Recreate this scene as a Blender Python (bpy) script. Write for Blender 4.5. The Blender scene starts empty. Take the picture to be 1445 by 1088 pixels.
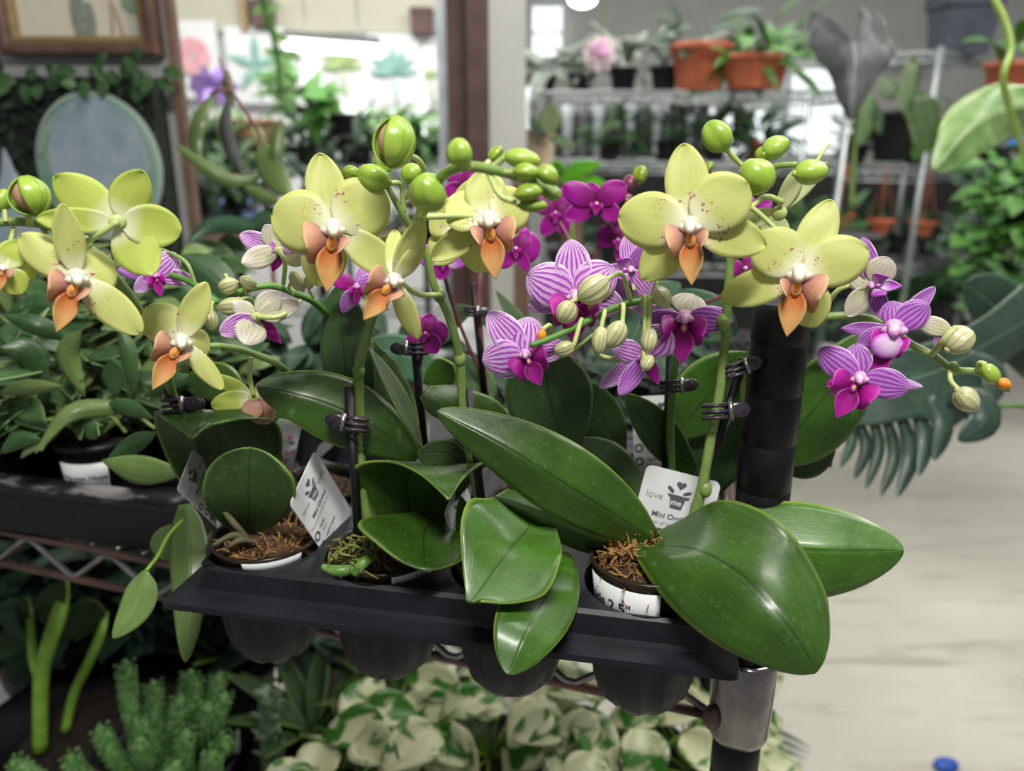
import bpy, math, random
from mathutils import Vector, Matrix
random.seed(7)
scn = bpy.context.scene
COL = scn.collection
# ---------------------------------------------------------------- camera
F = 1100.0; CX = 722.5; CY = 544.0
PITCH = math.radians(17.5); S_ = math.sin(PITCH); C_ = math.cos(PITCH); CZ = 1.42
cd = bpy.data.cameras.new('camera'); cam = bpy.data.objects.new('camera', cd); COL.objects.link(cam)
cam.location = (0, 0, CZ); cam.rotation_euler = (math.pi/2 - PITCH, 0, 0)
cd.sensor_fit = 'HORIZONTAL'; cd.sensor_width = 36; cd.lens = 36*F/1445
cd.clip_start = 0.01; cd.clip_end = 60
cd.dof.use_dof = True; cd.dof.focus_distance = 0.395; cd.dof.aperture_fstop = cd.lens/4.6
scn.camera = cam
# ---------------------------------------------------------------- world, exposure, lamps
w = bpy.data.worlds.new('world'); scn.world = w; w.use_nodes = True
bg = w.node_tree.nodes['Background']; bg.inputs[0].default_value = (0.97, 0.98, 1.0, 1); bg.inputs[1].default_value = 0.20
scn.view_settings.view_transform = 'Standard'; scn.view_settings.look = 'None'
scn.view_settings.gamma = 1; scn.view_settings.use_curve_mapping = False
scn.view_settings.exposure = 0.0
def area(name, loc, target, sx, sy, power, col=(1, .97, .92)):
    l = bpy.data.lights.new(name, 'AREA'); l.shape = 'RECTANGLE'; l.size = sx; l.size_y = sy; l.energy = power; l.color = col
    o = bpy.data.objects.new(name, l); COL.objects.link(o); o.location = loc
    o.rotation_euler = (Vector(target)-Vector(loc)).to_track_quat('-Z', 'Y').to_euler()
    return o
area('overhead_light', (0.05, -0.12, 2.15), (0.0, 0.42, 1.2), 0.34, 0.10, 13.5)
area('overhead_light', (0.0, 3.6, 2.85), (0.0, 3.6, 0), 3.0, 0.3, 62)
area('overhead_light', (-1.6, 3.6, 2.6), (-1.6, 4.8, 0.9), 2.4, 0.25, 22)
area('overhead_light', (0.9, 0.9, 2.9), (0.6, 2.6, 1.0), 1.4, 0.3, 42)  # added overhead fill for the column and mid floor, no known fixture
area('overhead_light', (2.2, 2.4, 2.85), (2.0, 2.6, 0), 1.8, 0.3, 34)
# ---------------------------------------------------------------- helpers
def V(px, py, d):
    v = (py-CY)/F
    return Vector(((px-CX)/F*d, d*(C_-v*S_), CZ-d*(S_+v*C_)))
def dz(px, py, z):      # distance at which the pixel's ray meets height z
    return (CZ-z)/(S_+(py-CY)/F*C_)
def dy(py, y): return y/(C_-(py-CY)/F*S_)
def Pz(px, py, z): return V(px, py, dz(px, py, z))
def Py(px, py, y): return V(px, py, dy(py, y))
def lin(h):
    h = h.lstrip('#'); c = [int(h[i:i+2], 16)/255 for i in (0, 2, 4)]
    return tuple((x/12.92 if x <= .04045 else ((x+.055)/1.055)**2.4) for x in c)+(1,)
def cat(pts, n):
    P = [tuple(p) for p in pts]
    if len(P) == 2: return [tuple(a+(b-a)*i/n for a, b in zip(P[0], P[1])) for i in range(n+1)]
    out = []; m = len(P)-1
    for i in range(n+1):
        t = i/n*m; k = min(int(t), m-1); u = t-k
        p0 = P[k-1] if k else tuple(2*a-b for a, b in zip(P[0], P[1])); p1 = P[k]; p2 = P[k+1]
        p3 = P[k+2] if k+2 <= m else tuple(2*a-b for a, b in zip(P[m], P[m-1]))
        out.append(tuple(.5*(2*b+(c-a)*u+(2*a-5*b+4*c-d)*u*u+(-a+3*b-3*c+d)*u**3) for a, b, c, d in zip(p0, p1, p2, p3)))
    return out
ORG = {}
class MB:
    def __init__(s): s.v = []; s.f = []; s.uv = []
    def add(s, vs, fs, uvs=None):
        b = len(s.v); s.v += [Vector(v) for v in vs]; s.f += [tuple(i+b for i in f) for f in fs]
        s.uv += list(uvs) if uvs else [(0, 0)]*len(vs)
        return s
    def grid(s, rows, uvs=None, close=False):
        n = len(rows); m = len(rows[0]); vs = [p for r in rows for p in r]; fs = []
        mm = m if close else m-1
        for i in range(n-1):
            for j in range(mm):
                k = (j+1) % m
                fs.append((i*m+j, i*m+k, (i+1)*m+k, (i+1)*m+j))
        if uvs is None: uvs = [(j/max(1, (m if close else m-1)), i/(n-1)) for i in range(n) for j in range(m)]
        return s.add(vs, fs, uvs)
    def tube(s, pts, r, sides=8, n=None, caps=True):
        pts = [Vector(p) for p in pts]
        if n and len(pts) > 1:
            rr = r if isinstance(r, (list, tuple)) else [r]*len(pts)
            q = cat([tuple(p)+(a,) for p, a in zip(pts, rr)], n); pts = [Vector(p[:3]) for p in q]; r = [p[3] for p in q]
        if not isinstance(r, (list, tuple)): r = [r]*len(pts)
        T = []
        for i in range(len(pts)):
            t = pts[min(i+1, len(pts)-1)]-pts[max(i-1, 0)]
            T.append(t.normalized() if t.length > 1e-9 else Vector((0, 0, 1)))
        a = T[0].orthogonal().normalized(); rows = []
        for p, t, q in zip(pts, T, r):
            a = (a-t*a.dot(t)); a = a.normalized() if a.length > 1e-6 else t.orthogonal().normalized()
            b = t.cross(a)
            rows.append([p+(a*math.cos(2*math.pi*k/sides)+b*math.sin(2*math.pi*k/sides))*q for k in range(sides)])
        b0 = len(s.v); s.grid(rows, close=True)
        if caps:
            s.f.append(tuple(b0+k for k in range(sides))[::-1]); e = b0+(len(rows)-1)*sides; s.f.append(tuple(e+k for k in range(sides)))
        return s
    def lathe(s, c, prof, sides=32, axis=None, mod=None, caps=False):
        c = Vector(c); rows = []
        M = Matrix.Identity(3) if axis is None else Vector(axis).normalized().to_track_quat('Z', 'Y').to_matrix()
        for r, z in prof:
            rows.append([c+M@Vector(((r*(mod(2*math.pi*k/sides, z) if mod else 1))*math.cos(2*math.pi*k/sides), (r*(mod(2*math.pi*k/sides, z) if mod else 1))*math.sin(2*math.pi*k/sides), z)) for k in range(sides)])
        b0 = len(s.v); s.grid(rows, close=True)
        if caps:
            s.f.append(tuple(b0+k for k in range(sides))[::-1]); e = b0+(len(rows)-1)*sides; s.f.append(tuple(e+k for k in range(sides)))
        return s
    def box(s, c, X, Y, Z):
        c = Vector(c); X = Vector(X); Y = Vector(Y); Z = Vector(Z)
        vs = [c+a*X+b*Y+d*Z for d in (-1, 1) for b in (-1, 1) for a in (-1, 1)]
        return s.add(vs, [(0, 2, 3, 1), (4, 5, 7, 6), (0, 1, 5, 4), (2, 6, 7, 3), (0, 4, 6, 2), (1, 3, 7, 5)], [(a, b) for d in (0, 1) for b in (0, 1) for a in (0, 1)])
    def aab(s, x0, x1, y0, y1, z0, z1):
        return s.box(((x0+x1)/2, (y0+y1)/2, (z0+z1)/2), ((x1-x0)/2, 0, 0), (0, (y1-y0)/2, 0), (0, 0, (z1-z0)/2))
    def ball(s, c, X, Y, Z, nu=16, nv=10, f=None):
        c = Vector(c); rows = []
        for i in range(nv+1):
            th = math.pi*i/nv; z = -math.cos(th); rr = math.sin(th); row = []
            for k in range(nu):
                ph = 2*math.pi*k/nu; g = f(ph, i/nv) if f else 1
                row.append(c+Vector(X)*(rr*math.cos(ph)*g)+Vector(Y)*(rr*math.sin(ph)*g)+Vector(Z)*z)
            rows.append(row)
        return s.grid(rows, close=True)
    def build(s, name, mat, parent=None, smooth=True, solid=0, bevel=0, loc=None, off=0):
        o0 = Vector((0, 0, 0)); p = parent
        if parent is not None: o0 = ORG.get(parent.name, o0)
        elif loc is not None: o0 = Vector(loc)
        me = bpy.data.meshes.new(name)
        me.from_pydata([tuple(v-o0) for v in s.v], [], s.f)
        uvl = me.uv_layers.new(name='UVMap'); uv = s.uv
        vi = [0]*len(me.loops); me.loops.foreach_get('vertex_index', vi)
        flat = []
        for i in vi: flat += uv[i]
        uvl.data.foreach_set('uv', flat)
        me.materials.append(mat if not isinstance(mat, str) else M[mat])
        if smooth: me.polygons.foreach_set('use_smooth', [True]*len(me.polygons))
        me.update()
        o = bpy.data.objects.new(name, me); COL.objects.link(o)
        if parent is not None: o.parent = parent; ORG[o.name] = o0
        else: o.location = o0; ORG[o.name] = o0
        if solid:
            md = o.modifiers.new('solid', 'SOLIDIFY'); md.thickness = solid; md.offset = off
        if bevel:
            md = o.modifiers.new('bevel', 'BEVEL'); md.width = bevel; md.segments = 2; md.limit_method = 'ANGLE'
        return o
def tag(o, label=None, cat_=None, group=None, kind=None):
    if label: o['label'] = label
    if cat_: o['category'] = cat_
    if group: o['group'] = group
    if kind: o['kind'] = kind
    return o
def thing(name, label, cat_, loc, group=None):
    o = bpy.data.objects.new(name, None); COL.objects.link(o); o.location = loc; o.empty_display_size = .01
    ORG[o.name] = Vector(loc); return tag(o, label, cat_, group)
def copy_tree(o, loc=None, rz=0, parent=None, label=None):
    c = o.copy(); COL.objects.link(c)
    if parent: c.parent = parent
    if loc is not None: c.location = loc; c.rotation_euler = (0, 0, rz)
    if label: c['label'] = label
    for ch in list(o.children): copy_tree(ch, parent=c)
    return c
# ---------------------------------------------------------------- materials
M = {}
class NT:
    def __init__(s, name):
        s.m = bpy.data.materials.new(name); s.m.use_nodes = True; s.t = s.m.node_tree; s.p = s.t.nodes['Principled BSDF']; s.out = s.t.nodes['Material Output']; M[name] = s.m
    def n(s, typ, **kw):
        x = s.t.nodes.new(typ)
        for k, v in kw.items(): setattr(x, k, v)
        return x
    def l(s, a, b): s.t.links.new(a, b)
    def val(s, x):
        return x
    def math(s, op, a, b=None, c=None, clamp=False):
        x = s.n('ShaderNodeMath', operation=op); x.use_clamp = clamp
        for i, q in enumerate((a, b, c)):
            if q is None: continue
            if isinstance(q, (int, float)): x.inputs[i].default_value = q
            else: s.l(q, x.inputs[i])
        return x.outputs[0]
    def ramp(s, fac, stops, interp='LINEAR'):
        x = s.n('ShaderNodeValToRGB'); x.color_ramp.interpolation = interp; e = x.color_ramp.elements
        while len(e) < len(stops): e.new(.5)
        for i, (p, c) in enumerate(stops):
            e[i].position = p; e[i].color = lin(c) if isinstance(c, str) else ((c, c, c, 1) if isinstance(c, (int, float)) else c)
        s.l(fac, x.inputs[0]); return x.outputs[0]
    def mix(s, fac, a, b, mode='MIX'):
        x = s.n('ShaderNodeMix', data_type='RGBA', blend_type=mode)
        for i, q in ((0, fac), (6, a), (7, b)):
            if isinstance(q, str): x.inputs[i].default_value = lin(q)
            elif isinstance(q, (int, float)): x.inputs[i].default_value = q
            elif isinstance(q, tuple): x.inputs[i].default_value = q
            else: s.l(q, x.inputs[i])
        return x.outputs[2]
    def noise(s, scale, detail=3, vec=None, rough=.5, dist=0):
        x = s.n('ShaderNodeTexNoise'); x.inputs['Scale'].default_value = scale; x.inputs['Detail'].default_value = detail; x.inputs['Roughness'].default_value = rough; x.inputs['Distortion'].default_value = dist
        if vec is None: vec = s.n('ShaderNodeTexCoord').outputs['Object']
        s.l(vec, x.inputs['Vector']); return x.outputs['Fac']
    def uv(s):
        x = s.n('ShaderNodeSeparateXYZ'); tc = s.n('ShaderNodeTexCoord'); s.l(tc.outputs['UV'], x.inputs[0]); return x.outputs[0], x.outputs[1], tc.outputs['UV']
    def scl(s, vec, sc):
        x = s.n('ShaderNodeMapping'); x.inputs['Scale'].default_value = sc; s.l(vec, x.inputs['Vector']); return x.outputs[0]
    def rnd(s): return s.n('ShaderNodeObjectInfo').outputs['Random']
    def bump(s, h, strength=.3, dist=.001):
        x = s.n('ShaderNodeBump'); x.inputs['Strength'].default_value = strength; x.inputs['Distance'].default_value = dist; s.l(h, x.inputs['Height']); s.l(x.outputs[0], s.p.inputs['Normal']); return x.outputs[0]
    def fin(s, col, rough=.5, metal=0, spec=.5, coat=0, trans=0):
        if isinstance(col, str): s.p.inputs['Base Color'].default_value = lin(col)
        else: s.l(col, s.p.inputs['Base Color'])
        if isinstance(rough, (int, float)): s.p.inputs['Roughness'].default_value = rough
        else: s.l(rough, s.p.inputs['Roughness'])
        s.p.inputs['Metallic'].default_value = metal; s.p.inputs['Specular IOR Level'].default_value = spec; s.p.inputs['Coat Weight'].default_value = coat
        if coat: s.p.inputs['Coat Roughness'].default_value = .20
        if trans:
            tr = s.n('ShaderNodeBsdfTranslucent'); mx = s.n('ShaderNodeMixShader'); mx.inputs[0].default_value = trans
            if isinstance(col, str): tr.inputs[0].default_value = lin(col)
            else: s.l(col, tr.inputs[0])
            s.l(s.p.outputs[0], mx.inputs[1]); s.l(tr.outputs[0], mx.inputs[2]); s.l(mx.outputs[0], s.out.inputs['Surface'])
        return s.m
def simple(name, c1, c2=None, scale=40, rough=.5, metal=0, bump=0, spec=.5, coat=0, trans=0, bscale=None):
    t = NT(name)
    if c2:
        f = t.noise(scale, 4); f2 = t.ramp(f, [(.35, 0.0), (.65, 1.0)]); col = t.mix(f2, c1, c2)
    else: col = c1
    if bump: t.bump(t.noise(bscale or scale*3, 4), bump)
    return t.fin(col, rough, metal, spec, coat, trans)
def leafmat(name, c1, c2, edge, rib, rough=.33, trans=.12, bump=.35, streak=60, coat=.25):
    t = NT(name); u, v, uv = t.uv()
    a = t.math('ABSOLUTE', t.math('SUBTRACT', u, .5))
    st = t.noise(1, 3, t.scl(uv, (streak, 2.5, 1)))
    big = t.noise(30, 3)
    f = t.math('ADD', t.math('MULTIPLY', big, .7), t.math('MULTIPLY', st, .4))
    col = t.mix(t.ramp(f, [(.38, 0.0), (.72, 1.0)]), c1, c2)
    col = t.mix(t.ramp(t.noise(260, 2), [(.60, 0.0), (.78, .16)]), col, '9aa884')
    col = t.mix(t.ramp(a, [(.462, 0.0), (.5, .8)]), col, edge)
    col = t.mix(t.ramp(a, [(.004, .75), (.018, 0.0)]), col, rib)
    hs = t.n('ShaderNodeHueSaturation'); t.l(col, hs.inputs['Color']); t.l(t.math('ADD', t.math('MULTIPLY', t.rnd(), .35), .83), hs.inputs['Value'])
    if bump:
        h = t.math('ADD', t.math('MULTIPLY', t.ramp(a, [(.0, 0.0), (.03, 1.0)]), .6), t.math('ADD', t.math('MULTIPLY', st, .25), t.math('MULTIPLY', t.noise(500, 2), .22)))
        t.bump(h, bump, .0012)
    return t.fin(hs.outputs[0], t.ramp(t.noise(120, 3), [(.3, rough*.85), (.75, rough*1.35)]), 0, .5, coat, trans)
leafmat('leaf_orchid', '27420f', '3a5e18', '7d9c40', '1c300c', rough=.34)
leafmat('leaf_bright', '305412', '47761e', '8cac48', '26430f', rough=.37)
leafmat('leaf_dull', '34502a', '4c6e3e', '8ca868', '22391a', rough=.45, coat=.1)
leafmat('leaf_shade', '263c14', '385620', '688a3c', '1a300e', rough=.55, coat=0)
leafmat('leaf_hoya', '2a4620', '40663a', '64884a', '4a6c40', rough=.4, streak=20)
leafmat('leaf_hoya_pale', '5d7a3c', '7d9a55', '9ab070', '8aa060', rough=.5, streak=20, trans=.2)
leafmat('leaf_olive', '4c6030', '6a8044', '8c9c60', '55683a', rough=.5)
leafmat('leaf_monstera', '23382c', '3a5646', '4e6a52', '6a8674', rough=.45)
leafmat('leaf_grey', '26292a', '4c5050', '707470', '8a8e88', rough=.6, streak=14, coat=0, trans=.05, bump=.8)
leafmat('leaf_crinkled', '5c8c3e', 'a4c07e', 'b8b070', 'c0cc98', rough=.45, streak=12, bump=1.0)
leafmat('leaf_lime', '5fae1e', '7ed02c', '9ae050', '9ae050', rough=.4, trans=.3)
leafmat('leaf_teal', '24442c', '366040', '4e7a54', '4e7a54', rough=.5)
t = NT('leaf_variegated'); u, v, uv = t.uv()
col = t.mix(t.ramp(t.noise(30, 4, dist=.8), [(.42, 0.0), (.50, 1.0)]), '3c7c22', 'd8dcae'); t.bump(t.noise(90, 2), .3); t.fin(col, .35, trans=.2)
# flowers
def petal_yellow(name, c1, c2, green, spots=True):
    t = NT(name); u, v, uv = t.uv()
    a = t.math('ABSOLUTE', t.math('SUBTRACT', u, .5))
    st = t.noise(1, 3, t.scl(uv, (34, 1.6, 1)))
    col = t.mix(t.ramp(st, [(.35, 0.0), (.7, 1.0)]), c1, c2)
    col = t.mix(t.ramp(v, [(.55, 0.0), (1.0, .35)]), col, green)
    col = t.mix(t.ramp(v, [(.04, .9), (.24, 0.0)]), col, 'f4f3dc')
    if spots:
        m = t.math('MULTIPLY', t.ramp(v, [(.09, 0.0), (.13, 1.0), (.27, 1.0), (.36, 0.0)]), t.ramp(t.noise(650, 1), [(.60, 0.0), (.64, 1.0)]))
        m = t.math('MULTIPLY', m, t.ramp(t.noise(110, 1), [(.52, 0.0), (.60, 1.0)]))
        col = t.mix(m, col, 'b8587e')
    h = t.math('ADD', t.math('MULTIPLY', st, .35), t.math('MULTIPLY', t.noise(700, 2), .15)); t.bump(h, .16, .0008)
    t.fin(col, .48, 0, .35, 0, .32)
petal_yellow('tepal_yellow', 'd0d57c', 'dade92', 'c4cf6c')
petal_yellow('tepal_lime', 'c0d25c', 'ced972', 'aec64a', False)
def petal_stripe(name, base, line, edgec, nst, thr, mixc):
    t = NT(name); u, v, uv = t.uv()
    uc = t.math('SUBTRACT', u, .5); a = t.math('ABSOLUTE', uc)
    wob = t.math('MULTIPLY', t.math('SUBTRACT', t.noise(1, 2, t.scl(uv, (3, 6, 1))), .5), 1.6)
    fan = t.math('MULTIPLY', uc, t.math('ADD', t.math('MULTIPLY', v, nst*.55), nst*.45))
    s = t.math('SINE', t.math('ADD', t.math('MULTIPLY', fan, 6.283), wob))
    br = t.math('MULTIPLY', t.math('SUBTRACT', t.noise(1, 3, t.scl(uv, (22, 9, 1))), .5), 2.2)
    s = t.math('ADD', s, br)
    m = t.ramp(t.math('ADD', t.math('MULTIPLY', s, .5), .5), [(thr, 0.0), (thr+.3, 1.0)])
    m = t.math('MULTIPLY', m, t.ramp(a, [(.43, 1.0), (.48, 0.0)])); m = t.math('MULTIPLY', m, t.ramp(v, [(.90, 1.0), (.97, 0.0)]))
    b = t.mix(t.ramp(v, [(.1, .8), (.8, 0.0)]), base, mixc)
    b = t.mix(t.ramp(a, [(.44, 0.0), (.49, .9)]), b, edgec)
    col = t.mix(m, b, line); t.bump(s, .12, .0005)
    t.fin(col, .45, 0, .35, 0, .28)
petal_stripe('tepal_striped', 'e6ccea', 'ac44bc', 'f2e6f0', 11, .48, 'd29adc')
petal_stripe('tepal_striped_dark', 'c294d2', '9a3cae', 'e6d0e8', 10, .35, 'b56cc8')
petal_stripe('tepal_pale_back', 'e2dece', 'cdaac8', 'eee2ea', 9, .86, 'ccd09a')
def petal_flat(name, c1, c2, edgec, base=None, rough=.42):
    t = NT(name); u, v, uv = t.uv(); a = t.math('ABSOLUTE', t.math('SUBTRACT', u, .5))
    st = t.noise(1, 3, t.scl(uv, (26, 2, 1)))
    col = t.mix(t.ramp(st, [(.35, 0.0), (.7, 1.0)]), c1, c2); col = t.mix(t.ramp(a, [(.445, 0.0), (.5, .85)]), col, edgec)
    if base: col = t.mix(t.ramp(v, [(.08, 1.0), (.4, 0.0)]), col, base)
    t.bump(st, .2, .0006); t.fin(col, rough, 0, .4, 0, .25)
petal_flat('tepal_magenta', 'a0148e', 'b824a8', 'dc9ada', '7a0a60')
petal_flat('lip_magenta', 'a8128a', 'c02aae', 'd070cc', '8e1070')
petal_flat('lip_violet', 'b84ac8', 'cf6fdc', 'e0a8e6', 'e8d4ea')
petal_flat('lobe_peach', 'cc9474', 'dab090', 'dcbc94', 'b87c7c')
petal_flat('tongue_orange', 'dca060', 'e2b878', 'dccf84', 'c8682c')
petal_flat('tepal_green_white', 'd3dca0', 'e2e6c0', 'c2d07a')
simple('column_white', 'f2f0e6', 'ece4c8', 300, .5, trans=.15)
simple('column_pink', 'd88ad0', 'f0d0e4', 300, .5, trans=.15)
simple('callus_orange', 'd2761a', 'e6a030', 400, .5)
simple('lip_spotted', 'c88860', 'e8d0a0', 500, .5)
def budmat(name, c1, c2, c3, n, thr=.6):
    t = NT(name); u, v, uv = t.uv()
    s = t.math('SINE', t.math('ADD', t.math('MULTIPLY', u, 6.283*n), t.math('MULTIPLY', t.noise(1, 2, t.scl(uv, (8, 3, 1))), 3.0)))
    col = t.mix(t.ramp(t.noise(120, 2), [(.3, 0.0), (.7, 1.0)]), c1, c2)
    col = t.mix(t.ramp(t.math('ADD', t.math('MULTIPLY', s, .5), .5), [(thr, 0.0), (1.0, .75)]), col, c3)
    t.bump(s, .15, .0005); t.fin(col, .36, 0, .5, .2, .12)
budmat('bud_green', '90b43c', 'a8c450', '7ca030', 2, .93)
budmat('bud_olive', '7f9a2c', '9cb640', '6c8824', 6, .6)
budmat('bud_striped', 'bcc484', 'd0d49c', 'a8788c', 11, .72)
budmat('bud_purple', '76344e', '8a4a5e', '5e2a44', 6)
simple('stem_green', '6f8a44', '86a056', 90, .42, coat=.1)
simple('stem_dark', '4c7a30', '5f8e3c', 90, .45)
simple('stem_purple', '6a3c40', '7e5450', 90, .5)
simple('pedicel', 'a8bc6a', 'c0cc86', 90, .45)
simple('stem_light', '86b83c', '9aca50', 60, .4, trans=.1)
simple('black_plastic', '101014', '1b1b22', 60, .45, bump=.1, spec=.35)
simple('tray_plastic', '131419', '1c1d25', 35, .46, bump=.06, bscale=500, spec=.4)
simple('post_black', '0e0e12', '17171c', 30, .42, spec=.35)
simple('clip_plastic', '241e24', '38303a', 100, .25)
simple('chrome', 'a8a4a6', '8d888c', 60, .18, metal=1)
simple('rail_metal', 'b8b4b4', '949090', 50, .3, metal=.9)
simple('rail_rust', '8a6a62', '6c5a58', 40, .42, metal=.8)
simple('rack_silver', 'b9c0c0', 'a4acac', 50, .35, metal=.7)
simple('paper_white', 'dcdfe0', 'e4e6e6', 30, .45)
simple('ink', '55585c', None, rough=.7)
simple('ink_dark', '2c2e34', None, rough=.7)
simple('ink_light', '9a9da0', None, rough=.7)
simple('moss', '6a4424', 'b08a52', 420, .9, bump=.6)
simple('moss_dark', '2e2116', '523a22', 220, .95, bump=.5)
simple('moss_green', '545c26', '8a8a48', 420, .9)
simple('root_green', '3c7424', '7a9a50', 90, .4)
simple('root_dry', '6c6a48', '46422e', 90, .7)
simple('soil', '1d1612', '2e241c', 100, .95, bump=.6)
t = NT('pot_clear'); g = t.n('ShaderNodeBsdfTransparent'); g.inputs[0].default_value = (.55, .48, .40, 1)
t.p.inputs['Roughness'].default_value = .2; t.p.inputs['Base Color'].default_value = lin('3a3228')
mx = t.n('ShaderNodeMixShader'); mx.inputs[0].default_value = .55; t.l(t.p.outputs[0], mx.inputs[2]); t.l(g.outputs[0], mx.inputs[1]); t.l(mx.outputs[0], t.out.inputs['Surface'])
# ---------------------------------------------------------------- builders for plants
RGT = Vector((1, 0, 0)); UP = Vector((0, S_, C_)); FWD = Vector((0, C_, -S_))
def leaf(parent, mid, wl, wr, mat='leaf_orchid', dl=0, dr=0, a=1.0, b=.7, base=.16, cup=0, n=26, m=12, name='leaf', solid=.0013, wave=0):
    CC = cat(mid, 120); C = [CC[int(round(120*(1-(1-i/n)**1.5)))] for i in range(n+1)]; rows = []
    for i, (px, py, d) in enumerate(C):
        kk = int(round(120*(1-(1-i/n)**1.5))); p, q = CC[max(0, kk-4)], CC[min(120, kk+4)]
        tx, ty = q[0]-p[0], q[1]-p[1]; L = math.hypot(tx, ty) or 1; tx /= L; ty /= L
        t = kk/120; f = max(math.sin(math.pi*min(1, t)**a), 0)**b
        if t < .35: f = max(f, base)
        row = []
        for j in range(m+1):
            s = -1+2*j/m; wd = (wl if s < 0 else wr)*f*s
            dd = (dl if s < 0 else dr)*abs(s)*f + cup*s*s*f + wave*math.sin(t*9+s*2)*abs(s)*f
            row.append(V(px-ty*wd, py+tx*wd, d+dd))
        rows.append(row)
    return MB().grid(rows).build(name, mat, parent, solid=solid)
def leafrows(parent, rows3, mat='leaf_orchid', n=24, m=14, name='leaf', solid=.0013):
    k = len(rows3[0]); cols = [cat([r[j] for r in rows3], n) for j in range(k)]
    rows = []
    for i in range(n+1):
        r = cat([cols[j][i] for j in range(k)], m); rows.append([V(*p) for p in r])
    return MB().grid(rows).build(name, mat, parent, solid=solid)
def tepal_rows(base, e, s, nn, L, W, prof, curve, cup, n=14, m=8, ruf=0):
    rows = []; ph = random.random()*6
    for i in range(n+1):
        t = 1-(1-i/n)**1.7
        if prof == 'p': f = math.sin(math.pi*min(1, t)**.98)**.48
        elif prof == 's': f = math.sin(math.pi*min(1, t)**.98)**.56
        elif prof == 't': f = (math.sin(math.pi*min(1, t)**.85)**.9)*(1-.25*t)
        elif prof == 'n': f = math.sin(math.pi*min(1, t)**.8)**1.0
        if t < .3: f = max(f, .2)
        row = []
        for j in range(m+1):
            x = -1+2*j/m
            row.append(base+e*(L*t)+s*(x*W/2*f)+nn*(-curve*L*t*t+cup*W*(x*x)*f*.5+ruf*L*math.sin(x*3+t*7+ph)*t))
        rows.append(row)
    return rows
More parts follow.
